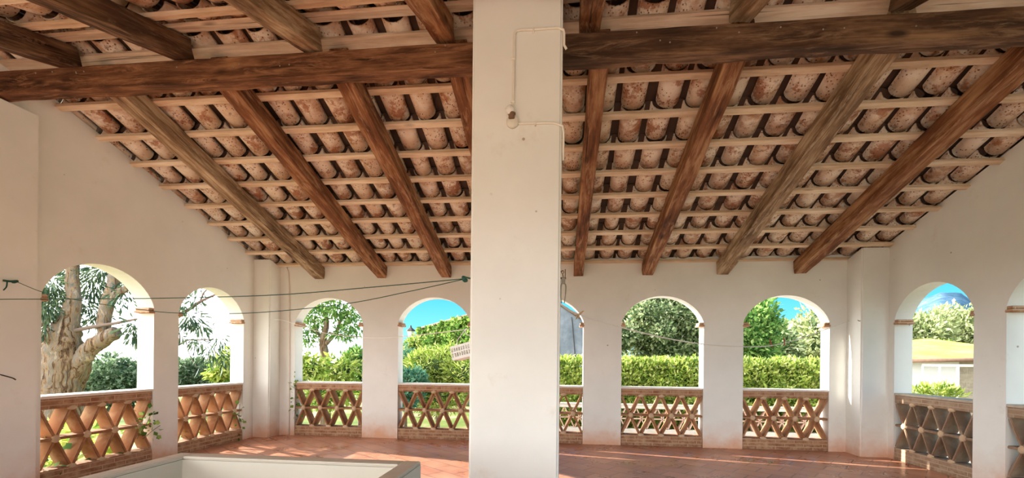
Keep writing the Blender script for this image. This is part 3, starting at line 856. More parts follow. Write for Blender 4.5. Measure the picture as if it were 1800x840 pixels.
def clothes_peg(c, ang, size, mat, label, grp=None, yaw=.65):
    root = empty('clothes_peg', c, yaw); tag(root, label, 'clothes peg', grp)
    for s in (-1, 1):
        bm = bmesh.new(); box(bm, -size/2, size/2, -.006, .006, -.004, .004, .0025)
        j = from_bm('jaw', bm, mat, root); j.rotation_euler = (0, ang+s*.11, 0); j.location = (0, 0, s*.006)
    MB().tube([(math.cos(a)*.009, -.008+.016*k/24, math.sin(a)*.009) for k, a in enumerate(np.linspace(0, 12, 25))], .0014, 5).build('spring', 'steel', root)
def closest(Pl, x):
    best = min(Pl, key=lambda p: abs((CX+F*((p-Vector((0, 0, EYE))).dot(RT))/((p-Vector((0, 0, EYE))).dot(fw)))-x)); return best
p = closest(WL, 1017); clothes_peg(p, -.65, .105, 'peg', 'pale wooden clothes peg on the white line beside the pillar')
p = closest(WL, 1357); clothes_peg(p+Vector((-.02, 0, .02)), 1.05, .105, 'peg_red', 'left one of two red brown pegs on the white line')
p = closest(WL, 1371); clothes_peg(p+Vector((.03, 0, .02)), 1.25, .10, 'peg_red', 'right one of two red brown pegs on the white line')

# rusty line tensioner hung beside the pillar
tc = at(991, 487, 3.72)
ten = empty('line_tensioner', (tc.x, 3.72, tc.z)); tag(ten, 'rusty two pronged line tensioner hanging at the right side of the pillar', 'line tensioner')
sc_ = 3.72/F
def tl(x, y, dy=0): q = at(x, y, 3.72); return Vector((q.x-tc.x, dy, q.z-tc.z))
MB().tube([tl(989, 478)+Vector((math.cos(a)*.010, 0, math.sin(a)*.013)) for a in np.linspace(-1.2, 4.6, 16)], .003, 6).build('eye', 'rust', ten)
MB().tube([tl(989, 481), tl(990, 487), tl(990, 492)], .004, 6).build('shank', 'rust', ten)
MB().tube([tl(993.5, 473), tl(993.5, 483), tl(993, 490)], .0035, 6).build('pin', 'rust', ten)
bm = bmesh.new(); a_, b_ = tl(987, 488), tl(993.5, 499); box(bm, a_.x, b_.x, -.010, .010, b_.z, a_.z, .004); from_bm('clamp_body', bm, 'steel', ten)
bm = bmesh.new(); a_, b_ = tl(984.5, 487.5), tl(995, 490.5); box(bm, a_.x, b_.x, -.006, .006, b_.z, a_.z, .002); from_bm('crossbar', bm, 'rust', ten)
for xs_ in ((988, 986.2, 985.8, 987), (992.5, 994.6, 994, 992)):
    MB().tube(smooth_path([tl(xs_[0], 498), tl(xs_[1], 503), tl(xs_[2], 518), tl(xs_[3], 533)], 5), [.0055]*10+[.0045]*6, 8).build('prong', 'steel', ten)
MB().tube([tl(989, 477), (PX1-tc.x-.002, 0, tl(989, 477).z)], .003, 6).build('bracket', 'rust', ten)

# white peg basket hanging from the thin line behind the pillar's left edge
bp = closest(LL, 822)
bk = empty('peg_basket', (bp.x, bp.y, bp.z), -.35); tag(bk, 'white slotted plastic peg basket hanging beside the left edge of the pillar', 'basket')
tilt = Matrix.Rotation(-.22, 4, 'Y')
bz = at_plane(815, 605, Al, Bl).z-bp.z
W2, D2, H2 = .115, .075, .125
bm = bmesh.new()
for sy in (-D2, D2):
    for z_a, z_b in ((0, .022), (.054, .068), (.104, .125)): box(bm, -W2, W2, sy-.003, sy+.003, -z_b, -z_a)
    for k in range(10):
        x_ = -W2+2*W2*k/9; box(bm, x_-.005, x_+.005, sy-.0028, sy+.0028, -H2, 0)
for sx in (-W2, W2):
    for z_a, z_b in ((0, .022), (.054, .068), (.104, .125)): box(bm, sx-.003, sx+.003, -D2, D2, -z_b, -z_a)
    for k in range(6):
        y_ = -D2+2*D2*k/5; box(bm, sx-.0028, sx+.0028, y_-.005, y_+.005, -H2, 0)
box(bm, -W2, W2, -D2, D2, -H2-.004, -H2)
bmesh.ops.transform(bm, matrix=Matrix.Translation((.0, 0, bz)) @ tilt, verts=bm.verts)
from_bm('basket_body', bm, 'plastic', bk)
hpth = [Matrix.Translation((0, 0, bz)) @ tilt @ Vector(q) for q in ((-W2*.8, 0, 0), (-W2*.7, 0, .05), (-.03, 0, .09))]+[Vector((0, 0, .0)), Vector((.012, 0, .012))]
hpth2 = [Matrix.Translation((0, 0, bz)) @ tilt @ Vector(q) for q in ((W2*.8, 0, 0), (W2*.7, 0, .05), (.03, 0, .09))]+[Vector((0, 0, .0))]
MB().tube(smooth_path(hpth, 5), .004, 6).tube(smooth_path(hpth2, 5), .004, 6).build('handle', 'plastic', bk)

# ivy sprigs creeping through the balustrades
def ivy(c, r, n, size, label, seed, stem):
    root = empty('ivy', c); tag(root, label, 'ivy', 'ivy sprigs on the balustrades')
    g = np.random.default_rng(seed); P = g.normal(size=(n, 3))*np.array(r)*.5
    V, Fq = leaves_np(P, size, .8, .1, .3, seed=seed); from_np('leaves', V, Fq, 'leaf_ivy', root)
    MB().tube(smooth_path(stem, 5), .004, 5).build('stem', 'twig', root)
ivy(at_x(258, 738, XL+.03), (.06, .16, .16), 34, .075, 'small ivy sprig at the right end of the big left wall balustrade', 3, [(-.05, -.1, -.25), (0, 0, -.05), (.02, .05, .1)])
ivy(at_x(268, 757, XL+.04), (.07, .14, .10), 18, .06, 'ivy shoot hanging onto the pier beside the big left wall balustrade', 5, [(-.05, -.1, -.1), (0, 0, 0), (.02, .1, .06)])
ivy(at_x(420, 730, XL+.03), (.05, .10, .32), 30, .055, 'ivy trailing down the right end of the corner left wall balustrade', 7, [(0, 0, -.2), (0, 0, 0), (0, .02, .2)])
ivy(at(520, 700, YB-.01), (.09, .06, .42), 46, .06, 'ivy trailing down the left end of the leftmost back balustrade', 9, [(0, 0, -.3), (0, 0, 0), (0, .02, .25)])
ivy(at_x(92, 815, XL-.30)+Vector((0, 0, .0)), (.2, .5, .34), 80, .11, 'leafy ivy clump low behind the left end of the big left balustrade', 4, [(0, -.2, -.2), (0, 0, 0), (0, .2, .1)])
ivy(at_x(330, 765, XL-.28), (.2, .3, .2), 40, .09, 'ivy clump low behind the corner left wall balustrade', 6, [(0, -.2, -.1), (0, 0, 0), (0, .2, .1)])

# ------------------------------------------------------------------ outside
GZ = -1.02
bm = bmesh.new(); bmesh.ops.create_grid(bm, x_segments=60, y_segments=60, size=160, matrix=Matrix.Translation((0, 60, GZ-.03)))
tag(from_bm('ground', bm, 'ground'), 'garden ground around the terrace', 'ground', kind='structure')
bm = bmesh.new(); box(bm, -9, 9, -14, -3.0, -.25, -.02)  # out of view, added so sunlit paving throws light up to the beams
tag(from_bm('floor', bm, 'paving'), 'unseen pale terrace added behind the viewer to bounce light under the roof', 'floor', kind='structure')
bm = bmesh.new(); box(bm, -5, 11.0, YB+TH+.02, 16.0, GZ-.1, GZ)
tag(from_bm('path', bm, 'paving'), 'pale sunlit paving below the back arches', 'paving', kind='structure')

# outer balustrade
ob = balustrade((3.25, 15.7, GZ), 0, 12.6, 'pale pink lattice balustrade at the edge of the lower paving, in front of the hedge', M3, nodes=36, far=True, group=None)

def gz(p): return Vector((p[0], p[1], GZ))
# hedge
def hedge(x0, x1, y0, y1, z1, n, label):
    root = empty('hedge', ((x0+x1)/2, (y0+y1)/2, GZ)); tag(root, label, 'hedge')
    g = np.random.default_rng(21); c = np.array([(x0+x1)/2, (y0+y1)/2, GZ])
    nf, nt_ = int(n*.62), int(n*.38)
    A = np.stack([g.uniform(x0, x1, nf), y0+g.random(nf)**2*.3, g.uniform(GZ, z1, nf)], 1)
    A[:, 1] += .13*np.sin(A[:, 0]*3.1)*np.sin(A[:, 2]*4.2)+.08*np.sin(A[:, 0]*9)*np.sin(A[:, 2]*8+1)
    B = np.stack([g.uniform(x0, x1, nt_), g.uniform(y0, y1, nt_), z1+g.normal(size=nt_)*.06], 1)
    B[:, 2] += .07*np.sin(B[:, 0]*4)*np.sin(B[:, 1]*3)+.05*np.sin(B[:, 0]*11)
    P = np.concatenate([A, B])-c
    nr = np.concatenate([np.tile([0, -.8, .6], (nf, 1)), np.tile([0, -.2, 1.1], (nt_, 1))])
    V, Fq = leaves_np(P, .15, .42, -.1, .35, normals=nr, seed=5)
    from_np('foliage', V, Fq, 'leaf_hedge', root)
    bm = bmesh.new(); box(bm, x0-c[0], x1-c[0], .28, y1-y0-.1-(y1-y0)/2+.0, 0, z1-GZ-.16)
    from_bm('twigs', bm, 'leaf_core', root)  # solid box painted dark as the shade inside the hedge
hedge(-.6, 9.6, 16.4, 18.0, 1.42, 36000, 'long bright clipped hedge behind the lower balustrade right of the pillar')

def tree(name, cat, label, base, crowns, trunk, n, size, mat, seed, aspect=.45, droop=0, thick=.35, lump=.22, core=.7, twigs=None, group=None):
    base = Vector(base); root = empty(name, base); tag(root, label, cat, group)
    bl_ = [(tuple(Vector(c)-base), r) for c, r in crowns]
    foliage('foliage', bl_, n, size, mat, root, seed, aspect, droop, thick, lump, core)
    mb = MB()
    for pts, rad in trunk:
        pp = [Vector(q)-base for q in pts]
        mb.tube(smooth_path(pp, 5), interp(rad, 5), 9, .12, seed)
    mb.build('trunk', 'twig' if twigs is None else twigs, root)
    return root
def px_r(p, Y): return p*Y/F*1.0

# big pale tree behind the hedge
gq = np.random.default_rng(15)
Y = 25
C = lambda x, y, Y, rx, rz, ry=None: (tuple(at(x, y, Y)), (rx*Y/F, (ry or (rx+rz)/2)*Y/F, rz*Y/F))
b = gz(at(1170, 640, Y))
tree('leafy_tree', 'tree', 'broad pale green tree behind the hedge, in the arch right of the pillar', b,
     [C(1165, 590, Y, 74, 46)]+[C(float(x), float(y), Y-float(q), float(r), float(r)*.8) for x, y, q, r in zip(gq.uniform(1075, 1245, 26), gq.uniform(528, 615, 26), gq.uniform(.3, 2.6, 26), gq.uniform(15, 26, 26))],
     [((b, b+Vector((0, 0, 2.5)), at(1170, 600, Y)), (.3, .25, .15))], 34000, .17, 'leaf_tree', 31, .6, 0, .3, .3, .78)
Y = 24
b = gz(at(1325, 640, Y))
tree('leafy_tree', 'tree', 'tall mid green tree behind the hedge, left part of the rightmost back arch', b,
     [C(1318, 575, Y, 40, 44), C(1340, 560, Y, 20, 32), C(1330, 610, Y, 34, 30), C(1362, 572, Y, 14, 9), C(1300, 600, Y, 30, 40)],
     [((b, b+Vector((0, 0, 2.5)), at(1325, 600, Y)), (.25, .2, .12))], 9000, .22, 'leaf_mid', 33, .5, 0, .55, .35, .55)
for i, (x, y, Y, rx, rz, l) in enumerate(((1372, 612, 36, 26, 30, 'low olive green shrub far behind the hedge, middle of the rightmost back arch'),
                                          (1412, 600, 40, 40, 36, 'wide olive green shrub far behind the hedge, under the blue sky'),
                                          (1452, 588, 38, 42, 52, 'tall olive green shrub behind the hedge at the right jamb of the rightmost back arch'))):
    b = gz(at(x, 640, Y))
    tree('shrub', 'shrub', l, b, [C(x, y, Y, rx, rz), C(x+rx*.5, y+rz*.3, Y, rx*.7, rz*.7), C(x-rx*.5, y+rz*.3, Y, rx*.7, rz*.7)],
         [((b, b+Vector((0, 0, 1.5))), (.2, .1))], 5000, .34, 'leaf_scrub' if i else 'leaf_tree', 40+i, .5, 0, .35, .3, .75)

# mountain beyond
def mountain():
    nx, ny = 90, 24; V = []; Fq = []
    g = [(1180, 590), (1290, 580), (1380, 572), (1450, 565), (1520, 556), (1590, 545), (1620, 525), (1655, 510), (1690, 513), (1720, 532), (1760, 548), (1850, 560), (1990, 580)]
    D = 620
    for j in range(ny):
        t = j/(ny-1)
        for i in range(nx):
            x = 1180+(1990-1180)*i/(nx-1)
            y = np.interp(float(x), [q[0] for q in g], [q[1] for q in g])
            top = at(x, y, D); foot = at(x, 636, D*.45)
            s = t**1.0
            p = Vector(foot).lerp(Vector(top), s); z = top.z*s*s*(3-2*s)*.85+.15*top.z*s
            z += 9*mnoise.noise(Vector((p.x*.012, p.y*.012, 0)))*s*(1-s)*3 + 3*mnoise.noise(Vector((p.x*.04, p.y*.04, 1)))*s
            V.append((p.x, p.y, z-3))
    for j in range(ny-1):
        for i in range(nx-1): Fq.append((j*nx+i, j*nx+i+1, (j+1)*nx+i+1, (j+1)*nx+i))
    o = from_np('mountains', V, Fq, 'hill', None, True)
    tag(o, 'blue forested mountain with painted haze beyond the right wall arch', 'mountain', kind='structure')
mountain()

# scrub, shed and railing beyond the right arches
Ysc = 26
for i, (x, y, rx, rz, Y, l) in enumerate(((1612, 594, 40, 34, 28, 'olive scrub tree beyond the right wall arch, next to its left jamb'),
                                       (1660, 582, 46, 34, 30, 'tallest olive scrub tree in the middle of the right wall arch'),
                                       (1718, 584, 46, 36, 29, 'olive scrub tree at the right side of the right wall arch'),
                                       (1800, 580, 50, 44, 31, 'olive scrub tree beyond the arch at the right photo edge'))):
    b = gz(at(x, 640, Y))
    tree('scrub_tree', 'tree', l, b, [C(x, y, Y, rx, rz), C(x+rx*.45, y+rz*.3, Y, rx*.6, rz*.8), C(x-rx*.45, y+rz*.35, Y, rx*.6, rz*.8)],
         [((b, b+Vector((0, 0, 1.6)), at(x, y, Y)), (.25, .2, .1))], 9000, .26, 'leaf_scrub', 50+i, .45, 0, .4, .3, .7)
b = gz(at(1625, 640, 21.5))
tree('bush', 'bush', 'low bright green bush above the lichen covered roof, seen through the right wall arch', b, [C(1618, 618, 21.5, 26, 13), C(1645, 616, 21.5, 22, 12)],
     [((b, b+Vector((0, 0, 1))), (.1, .05))], 3500, .18, 'leaf_bright', 57)
# shed
S0 = at(1594, 638, 15); S1 = at(1686, 640, 15); S2 = at(1850, 640, 15)
zt_ = S0.z
sh = empty('shed', ((S0.x+S2.x)/2, 17, GZ)); tag(sh, 'white shed with a stone end and a yellow lichen covered roof beyond the right wall', 'shed')
def sl_(p): return Vector(p)-Vector(((S0.x+S2.x)/2, 17, GZ))
def boxp(bm, a, b, bev=0): a, b = sl_(a), sl_(b); box(bm, min(a.x, b.x), max(a.x, b.x), min(a.y, b.y), max(a.y, b.y), min(a.z, b.z), max(a.z, b.z), bev)
bm = bmesh.new(); boxp(bm, (S0.x, 15, GZ), (S1.x, 19.5, zt_+.11)); from_bm('white_wall', bm, 'shed_white', sh)
bm = bmesh.new(); boxp(bm, (S1.x+.003, 15.1, GZ), (S2.x, 19.5, zt_+.12)); from_bm('stone_wall', bm, 'rubble', sh)
bm = bmesh.new(); rz0, rz1 = zt_+.03, at(1655, 618, 20).z
a0, a1 = sl_((S0.x-.12, 14.75, rz0)), sl_((S2.x+.3, 14.75, rz0+.12)); c0, c1 = sl_((S0.x+.3, 19.6, rz1)), sl_((S2.x+.3, 20, rz1+.45))
vs = [bm.verts.new(v) for v in (a0, a1, c1, c0)]+[bm.verts.new(v+Vector((0, 0, .09))) for v in (a0, a1, c1, c0)]
for f in ((3, 2, 1, 0), (4, 5, 6, 7), (0, 1, 5, 4), (1, 2, 6, 5), (2, 3, 7, 6), (3, 0, 4, 7)): bm.faces.new([vs[k] for k in f])
from_bm('roof', bm, 'moss_roof', sh)
MB().tube([a0+Vector((0, -.04, .04)), a1+Vector((0, -.04, .04))], .06, 8).build('eave_tiles', 'tile_red', sh)
# pale railing in front of it
Yr = 12.6
ra = at(1622, 642, Yr); rb = at(1830, 642, Yr)
rl_ = empty('railing', ((ra.x+rb.x)/2, Yr, GZ)); tag(rl_, 'pale metal railing in front of the white shed', 'railing')
def rl3(p): return Vector(p)-Vector(((ra.x+rb.x)/2, Yr, GZ))
MB().tube([rl3(ra), rl3((rb.x, Yr, ra.z))], .028, 8).build('top_rail', 'coping', rl_)
for x in (1622, 1652, 1684, 1745, 1800):
    q = at(x, 642, Yr); MB().tube([rl3((q.x, Yr, GZ)), rl3((q.x, Yr, ra.z))], .03 if x == 1684 else .02, 8).build('post', 'coping', rl_)
b = gz(at(1640, 690, 12.2))
tree('weeds', 'plant', 'tuft of bright weeds at the foot of the white shed', b, [C(1645, 689, 12.2, 24, 9), C(1612, 690, 12.2, 12, 8), C(1672, 694, 12.2, 14, 7)],
     [((b, b+Vector((0, 0, .5))), (.02, .01))], 900, .14, 'leaf_bright', 58, .25, -.4, core=0)

# building with ivy behind the pillar
Yb2 = 21.0
bx0, bx1 = at(925, 600, Yb2).x, at(1062, 600, Yb2).x
bl3 = empty('building', ((bx0+bx1)/2, Yb2+3, GZ)); tag(bl3, 'grey rendered house wall with sloping top behind the pillar, ivy clad on its left', 'building')
def b3(p): return Vector(p)-Vector(((bx0+bx1)/2, Yb2+3, GZ))
def prism(bm, front, dy):
    vs = [bm.verts.new(b3(p)) for p in front]; ws = [bm.verts.new(b3(Vector(p)+Vector((0, dy, 0)))) for p in front]
    bm.faces.new(vs); bm.faces.new(list(reversed(ws)))
    for i in range(len(vs)):
        j = (i+1) % len(vs); bm.faces.new((vs[i], ws[i], ws[j], vs[j]))
    bmesh.ops.recalc_face_normals(bm, faces=bm.faces)
tL, tA, tR = at(925, 527, Yb2), at(963, 522, Yb2), at(1062, 587, Yb2)
bm = bmesh.new(); prism(bm, [(bx0, Yb2, GZ), (bx1, Yb2, GZ), tR, tA, tL], 3); from_bm('gable_wall', bm, 'grey_wall', bl3)
wa, wb = at(738, 579, 27), at(930, 527, 21.3)
def wallseg(bm, A, B, t, z0):
    d = Vector((B[0]-A[0], B[1]-A[1], 0)).normalized(); n = Vector((-d.y, d.x, 0))*t
    pts = [Vector((A[0], A[1], z0)), Vector((B[0], B[1], z0)), Vector(B), Vector(A)]
    vs = [bm.verts.new(b3(p)) for p in pts]+[bm.verts.new(b3(p+n)) for p in pts]
    for f in ((0, 1, 2, 3), (7, 6, 5, 4), (0, 4, 5, 1), (1, 5, 6, 2), (2, 6, 7, 3), (3, 7, 4, 0)): bm.faces.new([vs[k] for k in f])
bm = bmesh.new(); wallseg(bm, wa, wb, .5, GZ); from_bm('side_wall', bm, 'grey_wall', bl3)
MB().tube([b3(wa+Vector((0, -.1, .05))), b3(wb+Vector((0, -.1, .05)))], .075, 8).build('eave_tiles', 'tile_red', bl3)
MB().tube([b3(tA+Vector((0, -.05, .03))), b3(tR+Vector((0, -.05, .03)))], .06, 8).build('verge_tiles', 'tile_red', bl3)
MB().tube(smooth_path([b3(at(1005, 557, Yb2)+Vector((0, -.05, 0))), b3(at(1008, 590, Yb2)+Vector((0, -.05, 0))), b3(at(1012, 640, Yb2)+Vector((0, -.05, 0)))], 4), .02, 6).build('wall_cable', 'dark_metal', bl3)
# ivy on the side wall
g = np.random.default_rng(77); n = 9000; t = g.random(n); zz = g.random(n)
Pv = np.array([wa[:]])*(1-t[:, None])+np.array([wb[:]])*t[:, None]
topz = Pv[:, 2]+.04-.16*np.abs(np.sin(t*23)); Pv[:, 2] = GZ+(topz-GZ)*zz**.7
off = .1+.22*g.random(n)+.16*np.sin(t*30)*np.sin(zz*7)
Pv[:, 1] -= off
dd = Vector((wb.x-wa.x, wb.y-wa.y, 0)).normalized(); nrv = np.array([dd.y, -dd.x, .3])
V, Fq = leaves_np(Pv, .26, .75, .25, .3, normals=np.tile(nrv, (n, 1)), seed=9)
iv = empty('ivy', (0, 24, GZ)); tag(iv, 'thick ivy covering the house wall in the second back arch', 'ivy')
o = from_np('foliage', V-np.array([0, 24, GZ]), Fq, 'leaf_ivy', iv)

# garden plants left of the pillar
Y = 14.5
b = gz(at(770, 690, Y))
tree('juniper_shrub', 'shrub', 'spreading yellow green juniper in front of the ivy wall, second back arch', b,
     [C(770, 645, Y, 52, 26), C(810, 655, Y-.4, 34, 22), C(740, 640, Y, 26, 24), C(790, 625, Y+.3, 34, 16), C(770, 690, Y, 60, 34)],
     [((b, b+Vector((0, 0, .8))), (.1, .05))], 12000, .15, 'leaf_bright', 61, .22, -.1, .4, .35, .72)
Y = 15.5
b = gz(at(713, 690, Y))
tree('cypress', 'shrub', 'narrow dark green cypress at the left jamb of the second back arch', b, [C(713, 650, Y, 12, 40), C(722, 660, Y, 10, 34)],
     [((b, b+Vector((0, 0, 1))), (.08, .05))], 2500, .12, 'leaf_blue', 62, .3, -.4)
b = gz(at(726, 690, 13.2))
tree('bush', 'bush', 'blue green bush low in the second back arch', b, [C(724, 668, 13.2, 26, 20), C(716, 690, 13.2, 26, 26)], [((b, b+Vector((0, 0, .5))), (.06, .03))], 3000, .13, 'leaf_blue', 63)
b = gz(at(724, 650, 19))
tree('bush', 'bush', 'small yellow bush under the street lantern', b, [C(726, 612, 19, 15, 20), C(720, 640, 19, 18, 26)], [((b, b+Vector((0, 0, .8))), (.06, .03))], 2200, .15, 'leaf_bright', 64)
# lantern
lt = at(722, 585, 19.5)
la = empty('street_lantern', (lt.x, lt.y, GZ)); tag(la, 'small dark street lantern on a post above the yellow bush', 'lantern')
MB().tube([(0, 0, 0), (0, 0, lt.z-GZ-.18)], .035, 8).build('post', 'dark_metal', la)
bm = bmesh.new(); lathe(bm, [(.10, 0), (.17, .26)], (0, 0, lt.z-GZ-.18), 6); from_bm('lantern_glass', bm, 'glass', la)
bm = bmesh.new(); lathe(bm, [(.22, 0), (.20, .04), (.05, .16), (.03, .26)], (0, 0, lt.z-GZ+.08), 6); from_bm('lantern_cap', bm, 'dark_metal', la)

# tree in the first back arch
Y = 13.5
b = gz(at(572, 700, Y))
tree('pepper_tree', 'tree', 'airy green tree filling the leftmost back arch', b,
     [C(548, 556, Y, 30, 30), C(590, 545, Y, 34, 24), C(616, 572, Y, 26, 18), C(540, 592, Y, 24, 20), C(600, 588, Y, 26, 10), C(562, 535, Y, 30, 16), C(615, 548, Y, 20, 14), C(575, 500, Y, 60, 24), C(510, 560, Y, 30, 40)],
     [((b, at(572, 640, Y), at(568, 600, Y), at(574, 570, Y), at(570, 540, Y)), (.18, .15, .11, .08, .05)),
      ((at(570, 608, Y), at(590, 585, Y), at(600, 562, Y), at(618, 545, Y)), (.07, .06, .04, .02)),
      ((at(568, 596, Y), at(556, 580, Y), at(552, 560, Y)), (.06, .05, .02)),
      ((at(578, 585, Y), at(610, 590, Y), at(636, 592, Y)), (.04, .025, .01))], 3400, .17, 'leaf_mid', 71, .30, .35, .8, .3, 0, 'bark')
b = gz(at(575, 700, 12.6))
tree('shrub', 'shrub', 'yellow green shrub across the foot of the leftmost back arch', b,
     [C(550, 648, 12.6, 34, 28), C(600, 650, 12.6, 36, 28), C(520, 640, 12.6, 24, 30), C(575, 690, 12.6, 60, 34)],
     [((b, b+Vector((0, 0, .8))), (.05, .03))], 3600, .15, 'leaf_bright', 72, .4, .2, .7, .3, .45)
b = gz(at(632, 700, 14.5))
tree('bush', 'bush', 'dense green bush at the right side of the leftmost back arch', b, [C(630, 640, 14.5, 30, 28), C(650, 660, 14.5, 30, 40)], [((b, b+Vector((0, 0, .8))), (.06, .03))], 4200, .15, 'leaf_mid', 73)

# eucalyptus at the left
YE = 9.2
eb = gz(at(95, 760, YE))
eu = empty('eucalyptus', eb); tag(eu, 'huge eucalyptus with peeling cream bark outside the left wall', 'tree')
def E(x, y, Y=YE): return at(x, y, Y)-eb
def tr(pts, rad, seg=14, wob=.22, seed=0, n=7): return smooth_path(pts, n), interp(rad, n), seg, wob, seed
u = YE/F*1.25
mb = MB()
mb.tube(*tr([E(90, 790), E(98, 715), E(102, 670), E(108, 625), E(113, 590), E(121, 562), E(129, 530), E(128, 500), E(127, 470), E(133, 430)], [r*u for r in (42, 33, 28, 24.5, 22, 14, 10, 8.5, 8.5, 8)], seed=1))
mb.build('trunk', 'bark', eu)
MB().tube(*tr([E(118, 680, 9.3), E(140, 638, 9.3), E(160, 612, 9.3), E(180, 598, 9.3), E(205, 583, 9.3)], [r*u for r in (14, 13, 12, 11.5, 9)], seed=2)).build('branch', 'bark', eu)
MB().tube(*tr([E(186, 592, 9.4), E(182, 574, 9.4), E(184, 555, 9.4), E(191, 525, 9.4), E(200, 495, 9.4), E(199, 470, 9.4), E(203, 440, 9.4)], [r*u for r in (9, 9.5, 9, 9, 8, 6.5, 5)], seed=3)).build('branch', 'bark', eu)
MB().tube(*tr([E(192, 530, 9.4), E(205, 516, 9.4), E(220, 508, 9.4), E(226, 500, 9.4)], [r*u for r in (5.5, 6, 5, 2)], seed=4)).build('branch', 'bark', eu)
MB().tube(*tr([E(128, 582), E(150, 577), E(178, 572), E(203, 568), E(224, 564), E(243, 560)], [r*u for r in (3.6, 3, 2.6, 2.3, 2, 1.2)], 10, .1, 5)).build('branch', 'twig', eu)
MB().tube(*tr([E(104, 735, 9.5), E(120, 700, 9.5), E(136, 670, 9.5), E(148, 650, 9.5), E(157, 638, 9.5)], [r*u for r in (20, 15, 12, 9, 3)], seed=6)).build('branch', 'bark', eu)
MB().tube(*tr([E(80, 720), E(74, 640), E(70, 560), E(64, 500)], [r*u for r in (16, 12, 9, 7)], seed=7)).build('branch', 'bark', eu)
# drooping limbs seen in the second left arch
Y2 = 10.6
MB().tube(*tr([E(300, 560, Y2), E(330, 545, Y2), E(352, 530, Y2), E(380, 517, Y2), E(392, 512, Y2)], [.05, .045, .035, .025, .012], 8, .1, 8)).tube(*tr([E(352, 530, Y2), E(358, 515, Y2), E(366, 507, Y2)], [.025, .02, .01], 8, .1, 8)).build('branch', 'twig', eu)
MB().tube(*tr([E(300, 612, Y2), E(318, 604, Y2), E(330, 598, Y2), E(355, 597, Y2), E(392, 597, Y2)], [.03, .028, .02, .016, .01], 8, .1, 9)).tube(*tr([E(316, 605, Y2), E(316, 590, Y2), E(314, 575, Y2)], [.02, .016, .012], 8, .1, 9)).tube(*tr([E(326, 598, Y2), E(334, 625, Y2), E(345, 645, Y2)], [.012, .01, .006], 8, .1, 9)).build('branch', 'twig', eu)
def spray(pts, n, size, seed, droop=.55, asp=.2):
    P = []; g = np.random.default_rng(seed)
    for (x, y, rx, rz, w, Y) in pts:
        k = int(n*w); q = g.normal(size=(k, 3))*np.array([rx, (rx+rz)*.7, rz])*Y/F*.55
        P.append(q+np.array(E(x, y, Y)[:]))
    P = np.concatenate(P); V, Fq = leaves_np(P, size, asp, droop, .3, seed=seed); return V, Fq
V, Fq = spray([(88, 505, 22, 24, 1.1, 9.0), (84, 545, 16, 22, .9, 8.9), (100, 525, 12, 24, .6, 9.5), (165, 505, 26, 34, 1.3, 9.8), (150, 540, 16, 24, .5, 9.8), (185, 480, 34, 16, 1.0, 9.8), (172, 555, 12, 22, .4, 9.9),
               (236, 575, 12, 18, .45, 9.3), (240, 590, 8, 12, .2, 9.3), (215, 520, 14, 16, .2, 9.4), (80, 580, 10, 16, .3, 8.9), (230, 500, 10, 20, .2, 9.6), (120, 480, 30, 14, .5, 9.9)], 380, .17, 81)
from_np('foliage', V, Fq, 'leaf_euc', eu)
V, Fq = spray([(335, 562, 14, 14, 1.2, Y2), (345, 530, 10, 10, .3, Y2), (322, 540, 8, 10, .3, Y2), (348, 600, 14, 12, .5, Y2), (372, 620, 14, 18, .7, Y2), (385, 600, 10, 16, .3, Y2), (352, 575, 14, 12, .4, Y2), (318, 590, 5, 12, .2, Y2), (350, 508, 8, 8, .15, Y2), (395, 630, 8, 12, .2, Y2)], 150, .20, 82, .7, .17)
from_np('foliage', V, Fq, 'leaf_euc', eu)

b = gz(at(200, 690, 19))
tree('bush', 'bush', 'large round dark green bush right of the eucalyptus trunk', b, [C(200, 662, 19, 54, 38), C(170, 675, 19, 36, 30), C(232, 668, 19, 36, 34), C(200, 690, 19, 70, 30)],
     [((b, b+Vector((0, 0, 1))), (.2, .1))], 9000, .19, 'leaf_dark', 91, .5)
b = gz(at(345, 690, 22))
tree('bush', 'bush', 'grey green bush in the left wall arch next to the corner', b, [C(340, 655, 22, 36, 26), C(365, 662, 22, 28, 22), C(315, 665, 22, 28, 26)],
     [((b, b+Vector((0, 0, 1))), (.2, .1))], 6000, .20, 'leaf_dark', 92, .5)
b = gz(at(395, 690, 12.5))
tree('shrub', 'shrub', 'bright leafy shrub at the right jamb of the corner left wall arch', b, [C(398, 645, 12.5, 20, 24), C(412, 630, 12.5, 16, 22), C(385, 660, 12.5, 20, 14)],
     [((b, at(398, 660, 12.5), at(405, 630, 12.5)), (.06, .04, .02))], 900, .20, 'leaf_bright', 93, .4, .3, .8, .3, 0)
# undergrowth below the left balustrades
b = gz((-7.0, 5.4, 0))
tree('creeper', 'plant', 'sunlit creeper leaves showing through the big left wall balustrade', b, [((-6.7, 4.9, .25), (.35, .6, .35)), ((-6.7, 5.6, .3), (.3, .5, .45)), ((-7.0, 5.2, -.3), (.5, 1.0, .5))],
     [((b, b+Vector((0, 0, .7))), (.03, .02))], 900, .13, 'leaf_bright', 94, .6, .1, .8, .3, 0)

# ------------------------------------------------------------------ light
w = bpy.data.worlds.new('World'); SC.world = w; w.use_nodes = True
nt = w.node_tree; nt.nodes.clear()
tc_ = N(nt, 'ShaderNodeTexCoord'); s = N(nt, 'ShaderNodeSeparateXYZ'); nt.links.new(tc_.outputs['Generated'], s.inputs[0])
el = ramp(nt, s.outputs[2], [(0, (.16, .24, .28)), (.07, (.05, .18, .25)), (.16, (.014, .135, .215)), (.4, (.02, .10, .19)), (1, (.05, .12, .20))])
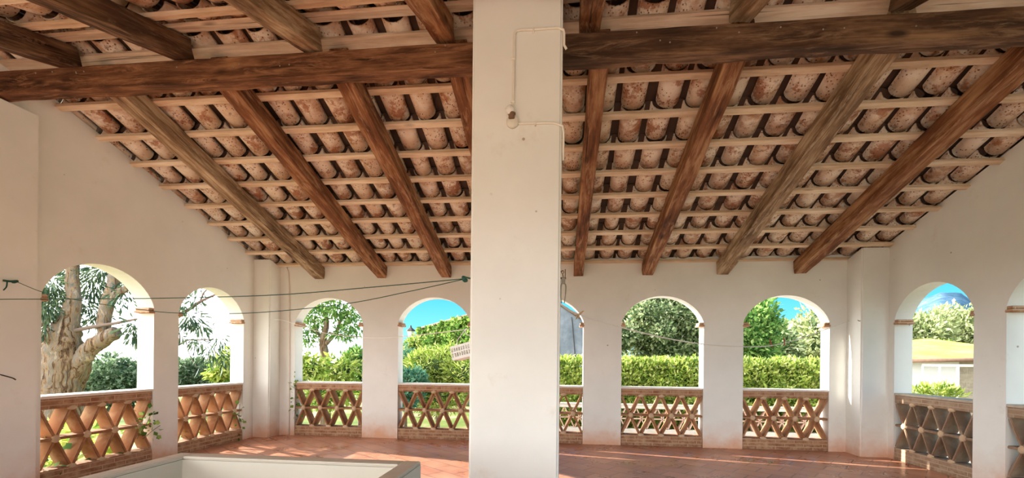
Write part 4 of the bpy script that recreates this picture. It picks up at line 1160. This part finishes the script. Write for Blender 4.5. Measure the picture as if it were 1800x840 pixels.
# clouds: white bank to the left, added unseen behind the viewer as fill
mp = N(nt, 'ShaderNodeMapping'); mp.inputs['Scale'].default_value = (1, 1, 2.2); nt.links.new(tc_.outputs['Generated'], mp.inputs[0])
cn = noise(nt, mp.outputs[0], 2.2, 7, .6, .3)
bias = math_n(nt, 'ADD', math_n(nt, 'MULTIPLY', s.outputs[0], -.95), math_n(nt, 'MULTIPLY', s.outputs[1], -.42))
cl = ramp(nt, math_n(nt, 'ADD', math_n(nt, 'MULTIPLY', cn, .9), bias), [(.42, (0, 0, 0)), (.58, (1, 1, 1))])
sky = mix(nt, cl, el, (.97, .985, 1.0))
bg = N(nt, 'ShaderNodeBackground'); nt.links.new(sky, bg.inputs['Color']); 
# extra brightness added to the left clouds to light the room
boost = math_n(nt, 'ADD', math_n(nt, 'ADD', 1.55, math_n(nt, 'MULTIPLY', math_n(nt, 'MAXIMUM', math_n(nt, 'MULTIPLY', s.outputs[0], -1.0), 0.0), .6)), math_n(nt, 'MULTIPLY', math_n(nt, 'MAXIMUM', math_n(nt, 'MULTIPLY', s.outputs[1], -1.0), 0.0), .0))
nt.links.new(math_n(nt, 'ADD', math_n(nt, 'MULTIPLY', cl, math_n(nt, 'SUBTRACT', boost, 1.55)), 1.55), bg.inputs['Strength'])
wo = N(nt, 'ShaderNodeOutputWorld'); nt.links.new(bg.outputs[0], wo.inputs[0])

sun = bpy.data.lights.new('sun', 'SUN'); sun.energy = 5.0; sun.angle = .009; sun.color = (1, .95, .86)
so = bpy.data.objects.new('sun', sun); COL.objects.link(so)
az = Vector((4.2, -1, 0)).normalized(); e = math.radians(21.8)
d = Vector((az.x*math.cos(e), az.y*math.cos(e), -math.sin(e)))
so.rotation_euler = d.to_track_quat('-Z', 'Y').to_euler(); so.location = (-20, 12, 14)

SC.view_settings.view_transform = 'Standard'; SC.view_settings.look = 'None'
SC.view_settings.exposure = 1.85; SC.view_settings.gamma = 1.0; SC.view_settings.use_curve_mapping = False
SC.cycles.max_bounces = 10; SC.cycles.diffuse_bounces = 6
